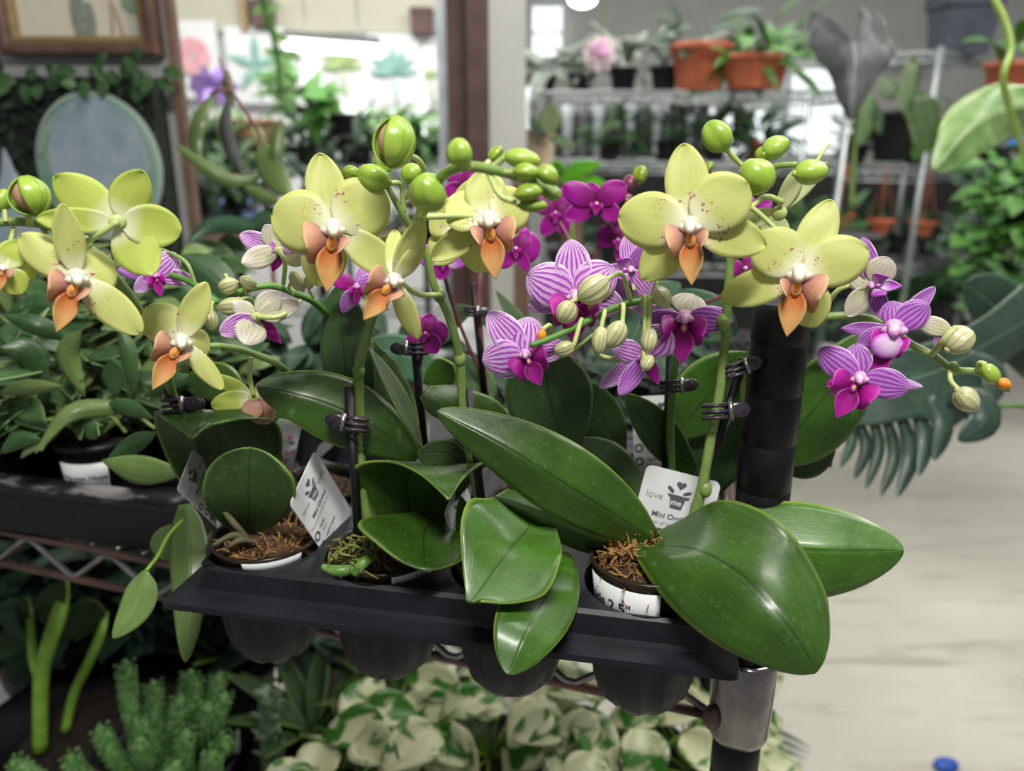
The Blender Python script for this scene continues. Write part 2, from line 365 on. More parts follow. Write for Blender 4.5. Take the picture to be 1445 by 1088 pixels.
def flower(parent, c, d, teps, lip=None, mats=('tepal_yellow', 'tepal_yellow'), lipm=('tongue_orange', 'lobe_peach', 'column_white'), yaw=0, back=False):
    m = d/F; c3 = V(c[0], c[1], d); n0 = (Vector((0, 0, CZ))-c3).normalized(); n0 = (n0-RGT*n0.dot(RGT)*.0).normalized()
    r = (RGT-n0*RGT.dot(n0)).normalized(); u = n0.cross(r)
    K = (lip[1]*m/.024) if lip else .8*max(x[1] for x in teps)*m/.026
    fl = MB(); tip = n0*(-.004*K) if back else n0*(.0105*K)-u*(.0015*K)
    q = c3+tip*.45
    if back: fl.ball(q, r*.0030*K, u*.0030*K, n0*.002, 14, 10); fl.ball(c3+n0*(.001*K), r*.0042*K, u*.0038*K, n0*.0020*K, 14, 8)
    else:
        fl.tube([c3-n0*.001*K, c3+n0*.003*K+u*.0004*K, c3+n0*.0065*K, c3+n0*.0095*K-u*.0012*K, c3+n0*.0112*K-u*.0028*K], [.0046*K, .0032*K, .0026*K, .0022*K, .0010*K], 14, 12)
        fl.ball(c3+n0*.0035*K-u*.0008*K, r*.0052*K, u*.0024*K, n0*.0030*K, 14, 8)
    fo = fl.build('flower', lipm[2] if not back else 'pedicel', parent)
    for i, tp in enumerate(teps):
        ang, Lp, Wp, tilt, kind = tp[:5]; mat = tp[5] if len(tp) > 5 else (mats[0] if kind == 'p' else mats[1]); roll = tp[6] if len(tp) > 6 else 0
        a = math.radians(ang); g = math.radians(tilt); flat = r*math.cos(a)+u*math.sin(a)
        e = (flat*math.cos(g)-n0*math.sin(g)); s = n0.cross(flat).normalized(); nn = e.cross(s).normalized()
        if nn.dot(n0) < 0: nn = -nn
        if roll: R = Matrix.Rotation(math.radians(roll), 3, e); s = R@s; nn = R@nn
        L = Lp*m/max(.35, math.cos(g)); W = Wp*m/(max(.3, math.cos(math.radians(roll))) if roll else 1)
        off = n0*((.0006 if kind == 'p' else -.0010)*K)
        cup = -.12 if kind == 'p' else .10
        if back: cup = -cup
        rows = tepal_rows(c3+flat*(.0016*K)+off, e, s, nn, L, W, 'p' if kind == 'p' else kind, (.10 if not back else -.10), cup, ruf=.02)
        MB().grid(rows).build('petal' if kind == 'p' else 'sepal', mat, fo, solid=.0005)
    if lip:
        a = math.radians(lip[0]); ld = r*math.cos(a)+u*math.sin(a); lw = n0.cross(ld).normalized(); L = lip[1]*m; k = L/.024
        wd = lip[2] if len(lip) > 2 else 1.0; sd = lip[3] if len(lip) > 3 else 0
        for sg in (-1, 1):
            sc = 1-.75*max(0, sd*sg)   # the lobe turned away shows narrower
            e = (ld*.30+lw*sg*.86*sc+n0*.56).normalized(); s = (ld*.9-lw*sg*.15-n0*.1); s = (s-e*s.dot(e)).normalized(); nn = e.cross(s)*sg
            rows = tepal_rows(c3+ld*(.0050*k)+n0*(.003*k)+lw*sg*.001*k, e, s, nn, .0126*k*wd*(.75+.25*sc), .0126*k*wd*(.45+.55*sc)*(1+.25*max(0, -sd*sg)), 'p', .42, .60, 12, 8)
            MB().grid(rows).build('lip_lobe', lipm[1], fo, solid=.0006)
        b0 = c3+ld*(.0062*k)+n0*(.0052*k)
        e = (ld*.93+n0*.18).normalized(); nn = e.cross(lw).normalized()
        if nn.dot(n0) < 0: nn = -nn
        mb = MB(); mb.grid(tepal_rows(b0, e, lw, nn, L-.0050*k, .0108*k*wd, 't', .14, .45, 14, 8))
        mb.ball(b0+n0*.0012*k, lw*.0020*k, ld*.0030*k, n0*.0012*k, 10, 8)
        mb.build('lip', lipm[0], fo, solid=.0006)
        MB().ball(b0+n0*.0022*k-ld*.0004*k, lw*.0012*k, ld*.0020*k, n0*.0010*k, 10, 8).build('callus', 'callus_orange' if lipm[0] == 'tongue_orange' else 'lip_spotted', fo)
    return fo
def bud(parent, c, d, L, W, ang, mat='bud_green', name='bud', tip=.16, tilt=0):
    m = d/F; c3 = V(c[0], c[1], d); a = math.radians(ang); g = math.radians(tilt)
    z = ((RGT*math.cos(a)+UP*math.sin(a))*math.cos(g)-FWD*math.sin(g)); x = z.cross(FWD).normalized() if abs(z.dot(FWD)) < .95 else RGT; y = z.cross(x)
    def f(ph, t): return (1+.055*math.cos(3*ph+.6)-.08*abs(math.sin(1.5*ph))**14)*(1-tip*max(0, t-.45)*1.4)*(1+.08*max(0, .4-t))
    b = MB().ball(c3, x*W*m/2, y*W*m/2, z*L*m/2, 30, 16, f)
    b.ball(c3-z*L*m*.49, x*W*m*.13, y*W*m*.13, z*L*m*.09, 8, 6)
    return b.build(name, mat, parent)
def stem(parent, pts, r0, r1, mat='stem_green', name='flower_stem', nodes=(), n=40):
    k = len(pts); rr = [r0+(r1-r0)*i/(k-1) for i in range(k)]
    mb = MB().tube([V(*p) for p in pts], rr, 10, n)
    for q in nodes:
        mb.ball(V(*q), RGT*r0*1.15, FWD*r0*1.15, UP*r0*1.5, 12, 8)
    return mb.build(name, mat, parent)
def pedicel(parent, pts, r=.0011, mat='pedicel'):
    return MB().tube([V(*p) for p in pts], r, 8, 14).build('pedicel', mat, parent)
# ---------------------------------------------------------------- writing
_tc = {}
def text_geo(s, bold=False):
    if s in _tc: return _tc[s]
    cu = bpy.data.curves.new('t', 'FONT'); cu.body = s; cu.size = 1; cu.resolution_u = 3; cu.offset = .018 if bold else 0
    o = bpy.data.objects.new('t', cu); COL.objects.link(o); bpy.context.view_layer.update()
    me = bpy.data.meshes.new_from_object(o.evaluated_get(bpy.context.evaluated_depsgraph_get()))
    r = ([tuple(v.co) for v in me.vertices], [tuple(p.vertices) for p in me.polygons])
    bpy.data.objects.remove(o); bpy.data.curves.remove(cu); bpy.data.meshes.remove(me); _tc[s] = r; return r
def put_text(mb, s, x, y, size, fn, bold=False):
    vs, fs = text_geo(s, bold); return mb.add([fn(x+a*size, y+b*size) for a, b, c in vs], fs)
def heart(mb, x, y, s, fn):
    pts = []
    for i in range(28):
        t = 2*math.pi*i/28; pts.append((16*math.sin(t)**3/16, (13*math.cos(t)-5*math.cos(2*t)-2*math.cos(3*t)-math.cos(4*t))/16))
    mb.add([fn(x+a*s, y+b*s) for a, b in pts], [tuple(range(28))])
def ell(mb, x, y, a, b, rot, fn, n=16):
    mb.add([fn(x+a*math.cos(t)*math.cos(rot)-b*math.sin(t)*math.sin(rot), y+a*math.cos(t)*math.sin(rot)+b*math.sin(t)*math.cos(rot)) for t in [2*math.pi*i/n for i in range(n)]], [tuple(range(n))])
def ring(mb, x, y, r0, r1, fn, n=20):
    b = [fn(x+r*math.cos(2*math.pi*i/n), y+r*math.sin(2*math.pi*i/n)) for r in (r0, r1) for i in range(n)]
    mb.add(b, [(i, (i+1) % n, n+(i+1) % n, n+i) for i in range(n)])
def poly(mb, pts, fn): mb.add([fn(*p) for p in pts], [tuple(range(len(pts)))])
def card(TL, TR, BL, w, h, label, logo='full', group=None, name='plant_tag', mat='paper_white'):
    TL, TR, BL = V(*TL), V(*TR), V(*BL)
    X = (TR-TL).normalized(); Y = (BL-TL); Y = (Y-X*Y.dot(X)).normalized(); N = X.cross(Y)
    if N.dot((Vector((0, 0, CZ))-TL)) < 0: N = -N
    o = thing(name, label, 'plant tag', TL, group)
    r = w*.09; out = []
    for cx, cy, a0 in ((w-r, r, -90), (w-r, h-r, 0), (r, h-r, 90), (r, r, 180)):
        for i in range(6):
            a = math.radians(a0+90*i/5); out.append((cx+r*math.cos(a), cy+r*math.sin(a)))
    n = len(out); f0 = [TL+X*x+Y*y for x, y in out]; f1 = [p-N*.0006 for p in f0]
    mb = MB().add(f0+f1, [tuple(range(n)), tuple(range(n, 2*n))[::-1]]+[(i, (i+1) % n, n+(i+1) % n, n+i) for i in range(n)])
    mb.build('card', mat, o, smooth=False)
    fn = lambda x, y: TL+X*x+Y*(-y)+N*.00025      # text coordinates: y up from the card's top edge
    s = w/100.0
    if logo:
        a = MB(); b = MB()
        heart(a, 51*s, -17*s, 6.5*s, fn); ell(a, 39*s, -25*s, 6*s, 2.6*s, -.7, fn); ell(a, 61*s, -26*s, 6*s, 2.4*s, .45, fn)
        poly(a, [(36*s, -31*s), (66*s, -31*s), (64*s, -35*s), (61*s, -35*s), (58*s, -50*s), (43*s, -50*s), (40*s, -35*s), (38*s, -35*s)], fn)
        put_text(b, 'love', 8*s, -42*s, 14*s, fn); put_text(b, 'mini', 68*s, -42*s, 14*s, fn)
        put_text(b, 'The jewel of the home', -0+3*s, -76*s, 7.6*s, fn)
        put_text(a, 'Mini Orchid', 22*s, -66*s, 10.5*s, fn, True)
        for i in range(3):
            ring(a, 9*s, -(92+24*i)*s, 4.5*s, 8*s, fn)
            put_text(a, ('asoa', 'room temp', 'water')[i], 24*s, -(91+24*i)*s, 8*s, fn, True); put_text(b, ('Swaya', 'light spot', 'weekly')[i], 24*s, -(101+24*i)*s, 6.5*s, fn)
        a.build('printed_logo', 'ink', o, smooth=False); b.build('printed_text', 'ink_light', o, smooth=False)
        c = MB(); fn2 = lambda x, y: TL+X*x+Y*(-y)+N*.0004
        put_text(c, 'me', 42.5*s, -45*s, 11.5*s, fn2, True); c.build('printed_word', 'paper_white', o, smooth=False)
    return o
# ---------------------------------------------------------------- tray
FL = Vector((-.199, .384, 1.17)); TU = Vector((.98, -.199, 0)).normalized(); TW = Vector((.199, .98, 0)).normalized(); TL_, TD_ = .317, .30
CELLS = [(.040+.0765*i, .050+.077*j) for j in range(3) for i in range(4)]
def TP(a, b, z=0): return FL+TU*a+TW*b+Vector((0, 0, z))
tray = thing('plant_tray', 'black plastic cell tray holding the potted orchids at the shelf corner', 'plant tray', TP(TL_/2, TD_/2, -.07))
mb = MB()
def rrect(i, z, r):
    out = []
    for cx, cy, a0 in ((TL_-i-r, TD_-i-r, 0), (i+r, TD_-i-r, 90), (i+r, i+r, 180), (TL_-i-r, i+r, 270)):
        for k in range(5):
            a = math.radians(a0+90*k/4); out.append(TP(cx+r*math.cos(a), cy+r*math.sin(a), z))
    return out
mb.grid([rrect(-.0005, -.0035, .006), rrect(0, .0, .006), rrect(.011, .0015, .008), rrect(.0125, .004, .009), rrect(.0145, .0150, .010), rrect(.0165, .0170, .010)], close=True)
ca = [.0165, .078, .155, .2315, TL_-.0165]; cb = [.0165, .088, .165, TD_-.0165]; RC = .0340; NS = 40
for j in range(3):
    for i in range(4):
        cx, cy = CELLS[j*4+i]; sq = []; ci = []
        for k in range(NS):
            a = 2*math.pi*k/NS; x, y = math.cos(a), math.sin(a)
            ts = []
            if x > 1e-9: ts.append((ca[i+1]-cx)/x)
            if x < -1e-9: ts.append((ca[i]-cx)/x)
            if y > 1e-9: ts.append((cb[j+1]-cy)/y)
            if y < -1e-9: ts.append((cb[j]-cy)/y)
            t_ = min(ts); sq.append(TP(cx+x*t_, cy+y*t_, .017)); ci.append(TP(cx+x*RC*1.03, cy+y*RC*1.03, .017))
        for xx in (ca[i], ca[i+1]):
            for yy in (cb[j], cb[j+1]):
                q = TP(xx, yy, .017); kk = min(range(NS), key=lambda k: (sq[k]-q).length); sq[kk] = q
        mb.grid([sq, ci, [TP(cx+math.cos(2*math.pi*k/NS)*RC, cy+math.sin(2*math.pi*k/NS)*RC, .014) for k in range(NS)]], close=True)
mb.build('tray_top', 'tray_plastic', tray, smooth=False)
for j in range(3):
    for i in range(4):
        cx, cy = CELLS[j*4+i]
        md = lambda a, z: 1-.095*(math.cos(8*a) > .35)*(1 if z < -.004 else 0)
        MB().lathe(TP(cx, cy), [(RC, .014), (RC-.001, -.003), (.0315, -.02), (.0295, -.038), (.026, -.050), (.019, -.058), (.008, -.0625), (.006, -.066), (.0045, -.0695), (.0005, -.070)], 64, mod=md).build('tray_cup', 'tray_plastic', tray)
# ---------------------------------------------------------------- pots
def moss_strands(mb, c, R, n, z, ln=.012, r=.0006):
    for _ in range(n):
        a = random.random()*6.283; q = R*math.sqrt(random.random()); p = Vector(c)+Vector((q*math.cos(a), q*math.sin(a), z+random.random()*.004))
        ln_ = ln*random.uniform(.5, 1.3)
        pts = [p]; dr = Vector((random.gauss(0, 1), random.gauss(0, 1), random.gauss(0, .5))).normalized()
        for k in range(4):
            dr = (dr+Vector((random.gauss(0, .5), random.gauss(0, .5), random.gauss(0, .35)))).normalized(); pts.append(pts[-1]+dr*ln_/4)
        mb.tube(pts, [r, r*1.3, r*1.2, r*.9, r*.4], 5)
def orchid(k, label, row=0, group=None, name='potted_orchid', mossy=260, mossmat='moss', rise=0.0):
    cx, cy = CELLS[row*4+k]; c = TP(cx, cy, rise); o = thing(name, label, 'orchid', c+Vector((0, 0, -.055-rise)), group)
    MB().lathe(c, [(.0225, -.054), (.0285, -.01), (.0312, .018), (.0325, .0195), (.0325, .0215), (.0305, .0215), (.0300, .017), (.0215, -.052)], 40).build('pot', 'pot_clear', o)
    m1 = MB().lathe(c, [(.021, -.050), (.0272, -.01), (.0290, .010), (.024, .016), (.012, .020), (.001, .021)], 30, mod=lambda a, z: 1+.04*math.sin(5*a+z*300))
    m1.build('moss', 'moss_dark', o)
    m2 = MB(); moss_strands(m2, c, .0225, int(mossy*1.8), .012, .014, .00055); tag(m2.build('moss_strands', mossmat, o), kind='stuff')
    return o, c
LB = []
o0, c0 = orchid(0, 'potted yellow orchid in the leftmost tray cell with round leaves and flowers over the hoyas', mossmat='moss')
o1, c1 = orchid(1, 'potted yellow orchid with bright green roots in the second tray cell from the left', mossy=320)
o2, c2 = orchid(2, 'potted yellow orchid in the third tray cell, two glossy leaves drooping over the rim', mossy=160)
o3, c3 = orchid(3, 'potted yellow orchid beside the black post with the biggest glossy leaves', mossy=420, rise=.012)
o4, c4 = orchid(0, 'potted yellow orchid behind the leftmost pot with a small spike bending left', 1, mossy=40)
o5, c5 = orchid(1, 'potted striped orchid whose pale purple flowers hang left in front of the hoyas', 1, mossy=40)
o6, c6 = orchid(2, 'potted orchid with striped purple flowers and buds in the middle of the tray', 1, mossy=40)
o7, c7 = orchid(3, 'potted orchid behind the black post with striped flowers arching out to the right', 1, mossy=40)
o8, c8 = orchid(2, 'potted orchid in the back row with solid magenta flowers and dark purple stem', 2, mossy=20)
# label on the right pot
def potlabel(o, c, a0, a1, z0, z1, r0, r1, lines, name='pot_label'):
    rows = []
    for i in range(2):
        z = z0+(z1-z0)*i; r = r0+(r1-r0)*i+.0006
        rows.append([c+Vector((r*math.cos(a0+(a1-a0)*k/20), r*math.sin(a0+(a1-a0)*k/20), z)) for k in range(21)])
    lab = MB().grid(rows).build(name, 'paper_white', o, solid=.0002)
    mb = MB(); rm = (r0+r1)/2
    def fn(x, y):
        t_ = (y-z0)/(z1-z0); r = r0+(r1-r0)*t_+.0009; a = a0+x/rm; return c+Vector((r*math.cos(a), r*math.sin(a), y))
    for s, x, y, sz in lines: put_text(mb, s, x, y, sz, fn, True)
    mb.build('printed_text', 'ink_dark', lab, smooth=False)
potlabel(o3, c3, math.radians(190), math.radians(272), -.012, .0160, .0285, .0314, [('ids 2.5"', .0036, .0010, .0084), ('E', .006, -.008, .007)])
potlabel(o0, c0, math.radians(262), math.radians(325), .012, .0195, .0300, .0318, [])
potlabel(o1, c1, math.radians(285), math.radians(335), .008, .0195, .0300, .0318, [])
# ---------------------------------------------------------------- leaves of the front plants
# o3: the right plant
leafrows(o3, [[(900, 752, .440), (912, 770, .436), (926, 752, .444)],
              [(893, 770, .430), (935, 772, .424), (960, 735, .436)],
              [(905, 800, .410), (985, 778, .396), (1025, 706, .418)],
              [(950, 860, .386), (1045, 810, .368), (1105, 742, .392)],
              [(1010, 908, .366), (1095, 862, .352), (1160, 826, .374)],
              [(1078, 940, .356), (1132, 912, .348), (1170, 885, .360)],
              [(1122, 951, .352), (1146, 938, .349), (1166, 922, .352)],
              [(1146, 951, .350), (1150, 949, .350), (1155, 945, .350)]], n=32)
leaf(o3, [(960, 775, .44), (1060, 770, .425), (1160, 777, .415), (1275, 777, .412)], 66, 70, 'leaf_bright', .012, .006, a=1.15, b=.62, cup=.003)
leaf(o3, [(926, 765, .436), (860, 722, .415), (790, 678, .402), (715, 632, .398), (617, 580, .402)], 48, 56, 'leaf_orchid', .006, .012, a=1.0, b=.62)
leaf(o3, [(912, 782, .440), (860, 768, .432), (790, 745, .424), (692, 701, .422)], 20, 19, 'leaf_bright', .012, .004, a=1.0, b=.6)
# o2: leaves hanging over the tray rim
leafrows(o2, [[(716, 690, .440), (745, 700, .445), (775, 720, .440)],
              [(690, 704, .418), (748, 738, .424), (790, 765, .412)],
              [(662, 706, .402), (726, 768, .400), (791, 792, .392)],
              [(650, 740, .390), (702, 800, .386), (770, 838, .380)],
              [(652, 790, .382), (684, 826, .378), (722, 852, .374)],
              [(657, 838, .374), (666, 847, .372), (680, 849, .371)],
              [(658, 849, .372), (660, 849, .372), (662, 850, .372)]], 'leaf_bright')
leaf(o2, [(795, 775, .440), (772, 835, .402), (742, 893, .372), (717, 952, .362)], 50, 54, 'leaf_bright', .004, .004, a=.95, b=.62)
leafrows(o2, [[(714, 606, .452), (722, 610, .455), (726, 596, .455)],
              [(660, 606, .446), (665, 585, .446), (697, 563, .452)],
              [(608, 585, .438), (628, 568, .438), (640, 545, .446)],
              [(592, 560, .436), (598, 553, .436), (606, 545, .438)]], 'leaf_orchid')
leaf(o2, [(660, 660, .45), (630, 640, .445), (588, 640, .44)], 36, 20, 'leaf_shade', 0, .0)
leaf(o2, [(700, 800, .455), (670, 770, .452), (650, 700, .446)], 22, 16, 'leaf_shade')
# o1
leafrows(o1, [[(560, 790, .468), (570, 792, .47), (585, 790, .468)],
              [(523, 715, .455), (578, 730, .468), (640, 712, .462)],
              [(498, 662, .440), (575, 672, .452), (681, 661, .440)],
              [(545, 651, .432), (604, 656, .437), (680, 655, .434)],
              [(590, 668, .416), (618, 672, .416), (655, 675, .418)],
              [(632, 704, .402), (633, 706, .402), (635, 704, .402)]], 'leaf_orchid', n=34)
leafrows(o1, [[(600, 722, .462), (625, 726, .462), (650, 735, .46)],
              [(507, 736, .424), (600, 750, .440), (655, 765, .442)],
              [(535, 770, .410), (598, 780, .420), (652, 790, .422)],
              [(570, 795, .404), (600, 800, .404), (628, 801, .408)],
              [(601, 807, .402), (602, 807, .402), (604, 807, .402)]], 'leaf_orchid')
leaf(o1, [(590, 645, .455), (520, 598, .446), (450, 566, .44), (362, 544, .436)], 50, 46, 'leaf_orchid', .0, .01, a=1.05, b=.6)
leaf(o1, [(512, 610, .470), (490, 530, .462), (482, 460, .458), (479, 402, .456)], 32, 42, 'leaf_dull', .008, .0, a=.9, b=.55)
leaf(o1, [(525, 485, .48), (548, 560, .474), (586, 641, .468)], 34, 26, 'leaf_shade', 0, 0)
leaf(o1, [(520, 490, .452), (560, 560, .448), (596, 632, .444)], 14, 9, 'leaf_orchid', .004, -.004, b=.8)
# o0
leafrows(o0, [[(330, 745, .482), (335, 746, .484), (340, 747, .486), (345, 746, .484), (350, 745, .482)],
              [(262, 690, .475), (290, 700, .484), (325, 705, .488), (360, 700, .484), (388, 680, .478)],
              [(226, 625, .462), (270, 640, .474), (315, 650, .480), (360, 645, .476), (398, 630, .468)],
              [(217, 584, .450), (255, 580, .450), (300, 581, .452), (350, 582, .456), (392, 600, .462)],
              [(228, 589, .438), (256, 593, .434), (290, 599, .434), (326, 594, .440), (368, 590, .452)],
              [(250, 604, .428), (262, 608, .425), (274, 610, .424), (288, 604, .426), (310, 595, .434)],
              [(270, 618, .419), (271, 619, .419), (272, 620, .418), (273, 619, .419), (275, 618, .420)]], 'leaf_orchid', n=40, m=24)
leaf(o0, [(352, 752, .475), (352, 712, .455), (351, 670, .444), (354, 632, .440)], 66, 66, 'leaf_shade', -.004, -.004, a=.98, b=.52, cup=-.004)
leaf(o0, [(345, 735, .476), (365, 690, .472), (398, 640, .47)], 24, 20, 'leaf_bright')
# back plants
leaf(o6, [(800, 640, .470), (780, 580, .462), (770, 530, .456), (768, 484, .452)], 62, 62, 'leaf_dull', .004, .004, a=.95, b=.55)
leaf(o6, [(985, 668, .490), (948, 640, .484), (915, 600, .478), (882, 556, .474)], 22, 34, 'leaf_orchid', .0, .0, a=1.1)
leaf(o6, [(815, 620, .480), (860, 660, .474), (915, 712, .468)], 34, 26, 'leaf_shade')
leaf(o6, [(880, 640, .500), (850, 590, .498), (835, 540, .495)], 40, 30, 'leaf_shade')
leaf(o7, [(950, 620, .500), (1000, 560, .496), (1062, 500, .490)], 50, 46, 'leaf_bright', a=1.1)
leaf(o7, [(1085, 650, .475), (1130, 600, .465), (1180, 540, .456), (1232, 468, .452)], 52, 62, 'leaf_bright', .004, .004, a=.95, b=.6)
leaf(o7, [(1090, 640, .490), (1140, 645, .482), (1175, 600, .478)], 14, 30, 'leaf_orchid')
leaf(o7, [(1158, 590, .50), (1162, 620, .50), (1172, 660, .50)], 10, 10, 'leaf_dull')
leaf(o7, [(1000, 705, .472), (1035, 640, .468), (1062, 560, .466)], 26, 22, 'leaf_dull')
leaf(o7, [(940, 700, .51), (985, 640, .51), (1000, 575, .51)], 30, 30, 'leaf_shade')
leaf(o7, [(1040, 470, .55), (1000, 445, .55), (960, 410, .55)], 40, 30, 'leaf_teal')
leaf(o4, [(330, 570, .50), (310, 540, .50), (262, 535, .50)], 28, 28, 'leaf_orchid')
leaf(o4, [(370, 640, .52), (400, 590, .52), (380, 560, .52)], 30, 26, 'leaf_orchid')
leaf(o5, [(620, 540, .56), (570, 500, .56), (500, 490, .56)], 34, 26, 'leaf_teal')
leaf(o5, [(600, 540, .54), (625, 525, .53), (640, 515, .52)], 22, 22, 'leaf_bright')
leaf(o5, [(560, 610, .55), (540, 560, .55), (548, 520, .55)], 26, 26, 'leaf_shade')
leaf(o8, [(700, 560, .58), (672, 540, .58), (650, 500, .58)], 26, 26, 'leaf_dull')
leaf(o8, [(720, 520, .62), (690, 470, .62), (640, 430, .62)], 24, 22, 'leaf_shade')
leaf(o8, [(760, 540, .60), (740, 470, .60), (700, 410, .60)], 12, 12, 'leaf_dull')
leaf(o8, [(880, 520, .60), (905, 450, .60), (960, 400, .60)], 40, 40, 'leaf_teal')
# roots
for o, pts, mt in ((o1, [(455, 800, .435), (480, 806, .432), (508, 800, .436)], 'root_green'), (o1, [(500, 812, .432), (512, 795, .432), (530, 785, .438)], 'root_green'),
                   (o1, [(488, 785, .45), (500, 772, .45), (520, 775, .455)], 'root_green'), (o1, [(545, 770, .46), (520, 720, .455), (500, 650, .45)], 'root_dry'),
                   (o0, [(300, 770, .45), (330, 755, .455), (352, 762, .46)], 'root_dry'), (o0, [(352, 762, .462), (330, 738, .458), (310, 715, .455)], 'root_dry'),
                   (o0, [(322, 772, .452), (340, 762, .455), (362, 765, .46)], 'root_dry')):
    MB().tube([V(*p) for p in pts], [.0018, .0034, .0022] if mt == 'root_green' else [.0012, .0020, .0010], 10, 12).build('root', mt, o)
m2 = MB()
for _ in range(60):
    p = c1+Vector((random.gauss(-.012, .008), random.gauss(-.020, .006), .018+random.random()*.016)); m2.tube([p, p+Vector((random.gauss(0, .004), random.gauss(0, .004), .003)), p+Vector((random.gauss(0, .006), random.gauss(0, .006), .002))], [.0006, .0009, .0004], 5)
tag(m2.build('moss_tuft', 'moss_green', o1), kind='stuff')
m2 = MB()
moss_strands(m2, c3+Vector((-.010, .006, 0)), .011, 260, .020, .014, .0006); tag(m2.build('moss_tuft', 'moss', o3), kind='stuff')
# ---------------------------------------------------------------- flower spikes
def opening_bud(parent, c, d, L, W, ang, gap, mat):
    m = d/F; c3 = V(c[0], c[1], d); a = math.radians(ang); z = RGT*math.cos(a)+UP*math.sin(a); x = z.cross(FWD).normalized(); y = z.cross(x)
    core = MB().ball(c3, x*W*m*.37, y*W*m*.37, z*L*m*.37, 20, 12).build('bud', 'lobe_peach', parent)
    g0 = math.radians(gap)
    for k, (s0, s1, rr) in enumerate(((38, 150, .97), (125, 250, 1.04), (215, 322, 1.0))):
        rows = []
        for i in range(15):
            th = math.pi*(.0+.93*i/14); row = []
            for j in range(13):
                ph = g0+math.radians(s0+(s1-s0)*j/12); e_ = 1+.05*math.sin(math.pi*j/12); q = max(.0, i/14-.6)
                row.append(c3-z*math.cos(th)*L*m*.5*rr+(x*math.cos(ph)+y*math.sin(ph))*math.sin(th)*W*m*.5*rr*e_*(1-q*.5))
            rows.append(row)
        MB().grid(rows).build('sepal', mat, core, solid=.0007)
    return core
Y = 'tepal_yellow'; G = 'tepal_lime'; ST = 'tepal_striped'; SD = 'tepal_striped_dark'; PB = 'tepal_pale_back'; MG = 'tepal_magenta'; LM = 'lip_magenta'; LV = 'lip_violet'
SL = (LM, LM, 'column_pink'); VL = (LV, LV, 'column_pink'); ML = ('lip_magenta', 'lip_magenta', 'column_pink')
# o0: far left yellow spike
stem(o0, [(345, 770, .475), (320, 700, .500), (285, 630, .500), (250, 575, .462), (228, 500, .42), (200, 445, .40), (170, 400, .385), (120, 345, .37), (75, 321, .36), (36, 313, .355), (-20, 314, .35)], .0030, .0020, nodes=[(228, 500, .42), (120, 345, .37)])
flower(o0, (166, 313), .345, [(140, 88, 60, 8, 's', G), (62, 76, 54, -6, 's', G), (-8, 78, 62, 5, 'p', G), (-62, 80, 64, -8, 's', G), (178, 92, 36, 12, 'p', G)], mats=(G, G), back=True)
pedicel(o0, [(166, 313, .342), (135, 334, .344), (105, 348, .36)], .0013)
flower(o0, (109, 392), .345, [(97, 92, 40, -20, 's'), (139, 84, 52, 10, 'p'), (-46, 104, 50, -10, 'p'), (20, 50, 66, 25, 'p'), (-142, 42, 36, 20, 's')], (-112, 76, 1.0, .7))
pedicel(o0, [(109, 392, .35), (85, 360, .355), (60, 322, .36)], .0012)
flower(o0, (4, 378), .34, [(55, 44, 40, 0, 's', G), (-5, 40, 46, 10, 'p', G), (-60, 40, 40, 0, 's', G), (180, 50, 50, 0, 'p', G)], (-100, 30), mats=(G, G))
pedicel(o0, [(4, 372, .345), (12, 350, .35), (20, 322, .355)])
opening_bud(o0, (40, 276), .345, 56, 52, 110, 60, 'bud_green')
pedicel(o0, [(40, 300, .35), (42, 318, .355)], .0016)
bud(o0, (3, 283), .35, 34, 24, 70); pedicel(o0, [(6, 296, .35), (8, 313, .35)])
# o4: small left spike
stem(o4, [(440, 600, .51), (430, 560, .48), (400, 520, .455), (360, 500, .445), (318, 489, .435), (290, 488, .43)], .0024, .0016, 'stem_green')
flower(o4, (256, 482), .385, [(68, 82, 40, -18, 's'), (132, 62, 58, 10, 'p'), (-20, 36, 52, 30, 'p'), (-52, 80, 28, -10, 'p'), (-135, 36, 34, 10, 's')], (-120, 72, 1.0, .7))
pedicel(o4, [(258, 482, .39), (275, 486, .41), (295, 488, .432)], .0011)
flower(o4, (358, 560), .455, [(152, 60, 22, 0, 's', G), (192, 54, 30, 0, 'p', G), (30, 30, 30, 0, 's', G), (-60, 40, 40, 0, 's', 'lobe_peach'), (-95, 30, 28, -20, 'p', 'lobe_peach')], None, mats=(G, G), back=True)
pedicel(o4, [(358, 558, .452), (352, 530, .45), (354, 505, .446)], .0014)
# o1: main spike going up, arching to the near stem at top
stem(o1, [(540, 800, .462), (512, 700, .452), (508, 590, .446), (506, 520, .436), (520, 465, .425), (532, 430, .41), (560, 368, .385), (592, 306, .355), (612, 262, .33), (640, 238, .315), (676, 236, .305), (726, 247, .30), (768, 262, .30), (786, 275, .30)], .0031, .0018, nodes=[(506, 524, .436)], n=60)
bud(o1, (604, 272), .325, 58, 54, 115, tilt=55); pedicel(o1, [(604, 290, .34), (595, 305, .352)], .0018)
bud(o1, (649, 215), .30, 40, 38, 100); pedicel(o1, [(655, 226, .302), (664, 236, .305)], .0016)
bud(o1, (700, 217), .31, 26, 18, 50, 'bud_olive'); pedicel(o1, [(690, 228, .308), (682, 238, .305)], .0012)
bud(o1, (737, 224), .30, 52, 28, -8); pedicel(o1, [(712, 222, .30), (694, 238, .303)], .0013)
bud(o1, (743, 243), .295, 36, 26, -5, 'bud_olive'); pedicel(o1, [(728, 244, .297), (712, 243, .30)], .0012)
bud(o1, (772, 248), .30, 34, 30, -30, 'bud_olive'); bud(o1, (746, 272), .295, 40, 26, 8, 'bud_olive'); bud(o1, (752, 290), .298, 42, 20, 0, 'bud_olive')
bud(o1, (778, 272), .305, 30, 24, -20, 'bud_olive')
